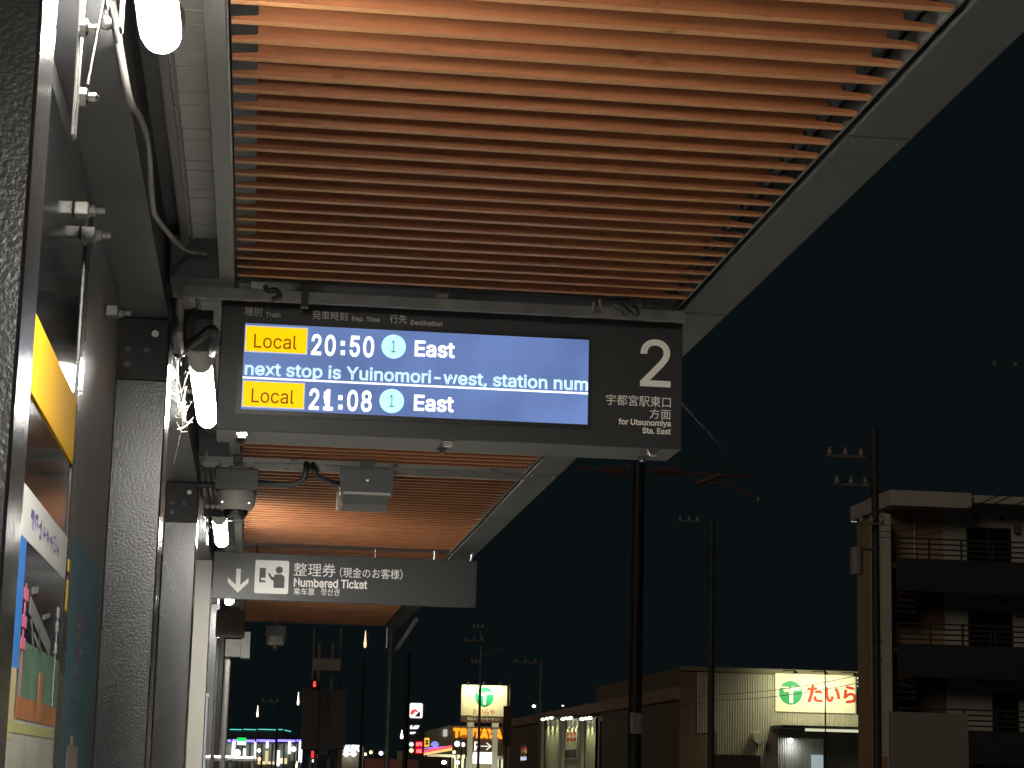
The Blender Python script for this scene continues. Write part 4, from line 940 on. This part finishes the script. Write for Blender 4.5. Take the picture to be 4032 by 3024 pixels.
# filling station price pylon
gp = thing('price_sign', (at(1638, 2900, 150).x, 150, -.9), 'filling station pylon with lit white board and red price digits', 'price sign'); O = gp.location
a, c = at(1610, 2762, 150), at(1668, 2990, 150)
b = MB(O); b.box(a.x, c.x, 150, 150.5, -.9, a.z); b.build('column', mat('slate pylon', (.05, .06, .065), .5), gp)
a, c = at(1614, 2768, 150), at(1663, 2828, 150)
b = MB(O); b.prism(rrect(a.x, c.x, c.z, a.z, 149.95, .12), (0, .045, 0)); lb = b.build('logo_board', glow('white logo board', (1, 1, 1), 1.1), gp)
b = MB(O); s = 150/FPX; cc = at(1632, 2803, 150)
b.prism([(cc.x+x*s, 149.93, cc.z+z*s) for x, z in ((-17, -6), (-10, 8), (4, 10), (14, 2), (8, -2), (2, 2), (-4, -8), (-12, -12))], (0, .018, 0)); b.build('red_swoosh', glow('red swoosh', (.9, .05, .06), 1), lb)
b = MB(O); b.prism([(cc.x+x*s, 149.93, cc.z+z*s) for x, z in ((2, -18), (22, -18), (22, 2), (14, -2))], (0, .018, 0)); b.build('grey_corner', mat('grey corner', (.25, .25, .27), .5), lb)
E_num = glow('white digits', (.85, .92, 1), 1.3)
text_px('147', 1615, 2862, 1651, 2864, 14, 149.995, E_num, gp, .06, th=.04)
text_px('148', 1615, 2885, 1637, 2886, 8, 149.995, E_num, gp, .06, th=.04)
a, c = at(1637, 2918, 149.9), at(1663, 2968, 149.9)
b = MB(O); b.box(a.x, c.x, 149.9, 149.99, c.z, a.z); rdp = b.build('red_panel', glow('red panel', (.55, .0, .015), 1.0), gp)
E_rd = glow('red digits', (1, .25, .25), 1.4)
text_px('175', 1639, 2930, 1661, 2931, 14, 149.895, E_rd, rdp, .04, th=.03); text_px('111', 1640, 2956, 1661, 2957, 14, 149.895, E_rd, rdp, .04, th=.03)
for v, colr in ((2931, (.7, .8, 1)), (2955, (1, .75, .4))):
    pp = at(1620, v, 149.9); b = MB(O); b.disc_y(pp.x, 149.9, pp.z, .15, .08, 12); b.build('indicator', glow('pylon lamp', colr, 2), gp)

# low red-lit wall and grey panel
b = MB((at(1500, 3000, 110).x, 110, -.9)); a, c = at(1438, 2986, 110), at(1648, 2992, 110); b.box(a.x, c.x, 110, 110.3, -.9, a.z); tag(b.build('boundary_wall', mat('dusky pink wall', (.30, .19, .17), .8, vary=(.5, .15))), 'low dusky wall with a red glow left of the filling station', 'wall')
rt_ = thing('tail_light', (at(1500, 3030, 109).x, 108.5, -.9), 'red vehicle lamp glowing before the low dusky wall', 'tail light'); O = rt_.location
b = MB(O); b.box(O.x-.25, O.x+.25, 108.5, 108.6, -.9, -.3); b.build('post', 'poledark', rt_); b = MB(O); b.lathe((O.x, 108.55, -.2), [(.05, -.08), (.14, 0), (.05, .08)], 12); b.build('lens', glow('tail lens', (1, .05, .03), 4), rt_)
lr = bpy.data.lights.new('tail_glow', 'POINT'); lr.energy = 14; lr.color = (1, .12, .06); lr.shadow_soft_size = .15
lo = bpy.data.objects.new('tail_glow', lr); COL.objects.link(lo); lo.parent = rt_; lo.location = Vector((O.x, 108.3, .7)) - O
a, c = at(1566, 2957, 120), at(1590, 2990, 120); b = MB((a.x, 120, -.9)); b.box(a.x, c.x, 120, 120.4, -.9, a.z); tag(b.build('kiosk', mat('pale kiosk', (.42, .42, .36), .7)), 'small pale kiosk left of the dark price sign pole', 'kiosk')
# dark billboard back right of the pylon sign
a, c = at(1984, 2780, 160), at(2012, 2938, 160); bl = thing('billboard', (a.x, 160, -.9), 'dark narrow billboard back right of the pylon sign', 'billboard'); O = bl.location
b = MB(O); b.box(a.x, c.x, 160, 160.2, c.z, a.z); b.build('board', mat('dark brown board', (.05, .035, .028), .8), bl)
b = MB(O); b.box(a.x+.2, a.x+.35, 160.05, 160.15, -.9, c.z); b.build('post', 'poledark', bl)

# ------------------------------------------------------------------ blue lit shop at lower left
BY = 160.0
ps = thing('arcade_hall', (at(1040, 2950, BY).x, BY, -.9), 'low hall outlined by blue-white and green light strips at lower left', 'hall'); O = ps.location
a, c = at(850, 2916, BY), at(1190, 2920, BY); zz = (a.z+c.z)/2
b = MB(O); b.box(a.x-8, c.x, BY, BY+20, -.9, zz-.1); b.build('wall', mat('grey-green glazing wall', (.16, .18, .15), .4, vary=(.3, .2)), ps)
p, q = at(870, 2872, BY+6), at(1150, 2878, BY+6)
b = MB(O); b.box(p.x-6, q.x-.8, BY+6, BY+18, zz-.1, p.z-.05, .02); b.build('upper_storey', mat('dark upper wall', (.055, .055, .065), .6), ps)
TEAL = glow('teal strip', (.10, .75, .62), 1.1); BLU = glow('blue-white strip', (.22, .17, 1), 2.6); COLW = glow('white column light', (.95, .95, 1), 2.2); WARM = glow('warm window', (.9, .72, .42), .8)
for u0, u1_ in ((905, 952), (958, 1008), (1014, 1086), (1092, 1114)):
    x0_, x1_ = at(u0, 2872, BY+5.9).x, at(u1_, 2872, BY+5.9).x; zt_ = at((u0+u1_)/2, 2872.5, BY+5.9).z
    b = MB(O); b.box(x0_, x1_, BY+5.9, BY+5.98, zt_-.035, zt_+.035); b.build('teal_strip', TEAL, ps)
x0_ = at(1120, 2875, BY+5.9); x1_ = at(1146, 2880, BY+5.9); b = MB(O); b.tube([x0_, x1_], .035, 6); b.build('teal_strip', TEAL, ps)
for u0, u1_ in ((864, 874), (896, 910), (916, 1004), (1010, 1083), (1092, 1163), (1168, 1189)):
    x0_, x1_ = at(u0, 2915, BY-.1).x, at(u1_, 2915, BY-.1).x; zt_ = at((u0+u1_)/2, 2916.5, BY-.1).z
    b = MB(O); b.box(x0_, x1_, BY-.12, BY-.02, zt_-.085, zt_+.085); b.build('blue_strip', BLU, ps)
for u, v0, v1, wpx, ma in ((919, 2920, 2986, 9, COLW), (962, 2948, 2986, 9, COLW), (1183, 2920, 3002, 10, COLW), (1052, 2921, 2946, 8, COLW), (1050, 2955, 3008, 10, WARM), (1094, 2955, 3016, 11, COLW), (1140, 2920, 2968, 8, COLW), (873, 2922, 2980, 3, COLW), (1004, 2922, 2990, 3, COLW)):
    p, q = at(u-wpx/2, v0, BY-.3), at(u+wpx/2, v1, BY-.3); b = MB(O); b.box(p.x, q.x, BY-.35, BY-.2, q.z, p.z); b.build('light_column', ma, ps)
a, c = at(934, 2904, BY-1), at(969, 2918, BY-1); b = MB(O); b.box(a.x, c.x, BY-1, BY-.7, c.z, a.z); b.build('green_sign', glow('green sign', (.02, .75, .08), 1.1), ps)
a, c = at(934, 2919, BY-1), at(969, 2934, BY-1); b = MB(O); b.box(a.x, c.x, BY-1, BY-.7, c.z, a.z-.004); b.build('white_sign', glow('white sign', (.78, .85, 1), 1.3), ps)
GLZ = glow('dim lit glazing', (.20, .23, .18), .30)
for u0, u1_ in ((880, 912), (968, 1000), (1008, 1046), (1057, 1089), (1100, 1136), (1145, 1178)):
    p, q = at(u0, 2930, BY-.1), at(u1_, 2996, BY-.1); b = MB(O); b.box(p.x, q.x, BY-.06, BY-.008, q.z, p.z); b.build('glazing', GLZ, ps)
for u0, u1_, v0, v1 in ((1012, 1046, 2997, 3010), (1100, 1130, 2985, 3008), (1056, 1082, 2998, 3010)):
    p, q = at(u0, v0, BY-.1), at(u1_, v1, BY-.1); b = MB(O); b.box(p.x, q.x, BY-.08, BY-.01, q.z, p.z); b.build('warm_window', WARM, ps)
for u in (935, 984, 1030, 1072, 1118, 1160):
    p = at(u, 2960, BY-.1); b = MB(O); b.box(p.x-.06, p.x+.06, BY-.1, BY-.015, -.9, zz-.2); b.build('frame_bar', 'poledark', ps)
lit('entrance_lamp', 935, 2965, BY-3, .22, (1, 1, 1), 4, 'bright oval lamp at the entrance of the blue lit hall', tall=1.2, kind='lamp')
lit('entrance_lamp', 1019, 2955, BY-3, .14, (1, 1, .9), 4, 'small round lamp on the glazing of the blue lit hall', tall=1, kind='lamp')
lit('entrance_lamp', 1156, 2950, BY-3, .18, (1, 1, .9), 5, 'round white lamp near the right end of the blue lit hall', tall=1, kind='lamp')
lit('entrance_lamp', 1020, 2989, BY-5, .14, (1, .6, .25), 3, 'small orange lamp low before the blue lit hall', tall=1, kind='lamp')
lit('entrance_lamp', 1168, 3014, BY-6, .12, (1, .85, .6), 4, 'low warm lamp at the bottom right of the blue lit hall', tall=1.6, kind='lamp')
rs = thing('red_sign', (at(1237, 2968, 130).x, 130, -.9), 'small red lit sign below the tall dark cabinet', 'sign'); O = rs.location
a, c = at(1227, 2957, 130), at(1250, 2984, 130); b = MB(O); b.box(a.x, c.x, 130, 130.2, c.z, a.z); b.build('face', glow('red sign face', (1, .04, .06), 1.3), rs)
b = MB(O); b.box(a.x-.09, a.x-.004, 130, 130.2, -.9, a.z); b.build('post', mat('white post', (.6, .6, .6), .5), rs)
b = MB(O); b.box(a.x+.05, c.x-.05, 129.96, 129.998, c.z-.28, c.z-.1); b.build('white_strip', glow('white strip', (.9, .95, 1), 1.4), rs)
au = thing('shop_front', (at(1400, 2990, 180).x, 180, -.9), 'dusky shop front with cold white AUTO letters', 'shop'); O = au.location
a, c = at(1348, 2960, 180), at(1436, 2960, 180); b = MB(O); b.box(a.x, c.x, 180, 192, -.9, at(1390, 2936, 180).z); b.build('wall', mat('dusky shop wall', (.26, .22, .18), .8), au)
text_px('AUTO', 1353, 2945, 1424, 2947, 26, 179.99, glow('cold white letters', (.72, .86, 1), 1.9), au, .06, th=.1)
for u in (1363, 1392):
    pp = at(u, 2969, 179.5); b = MB(O); b.lathe(pp, [(.05, -.2), (.28, 0), (.05, .2)], 12); b.build('wall_lamp', glow('wall lamp', (1, 1, .9), 6) if u == 1363 else bpy.data.materials['wall lamp'], au, True)
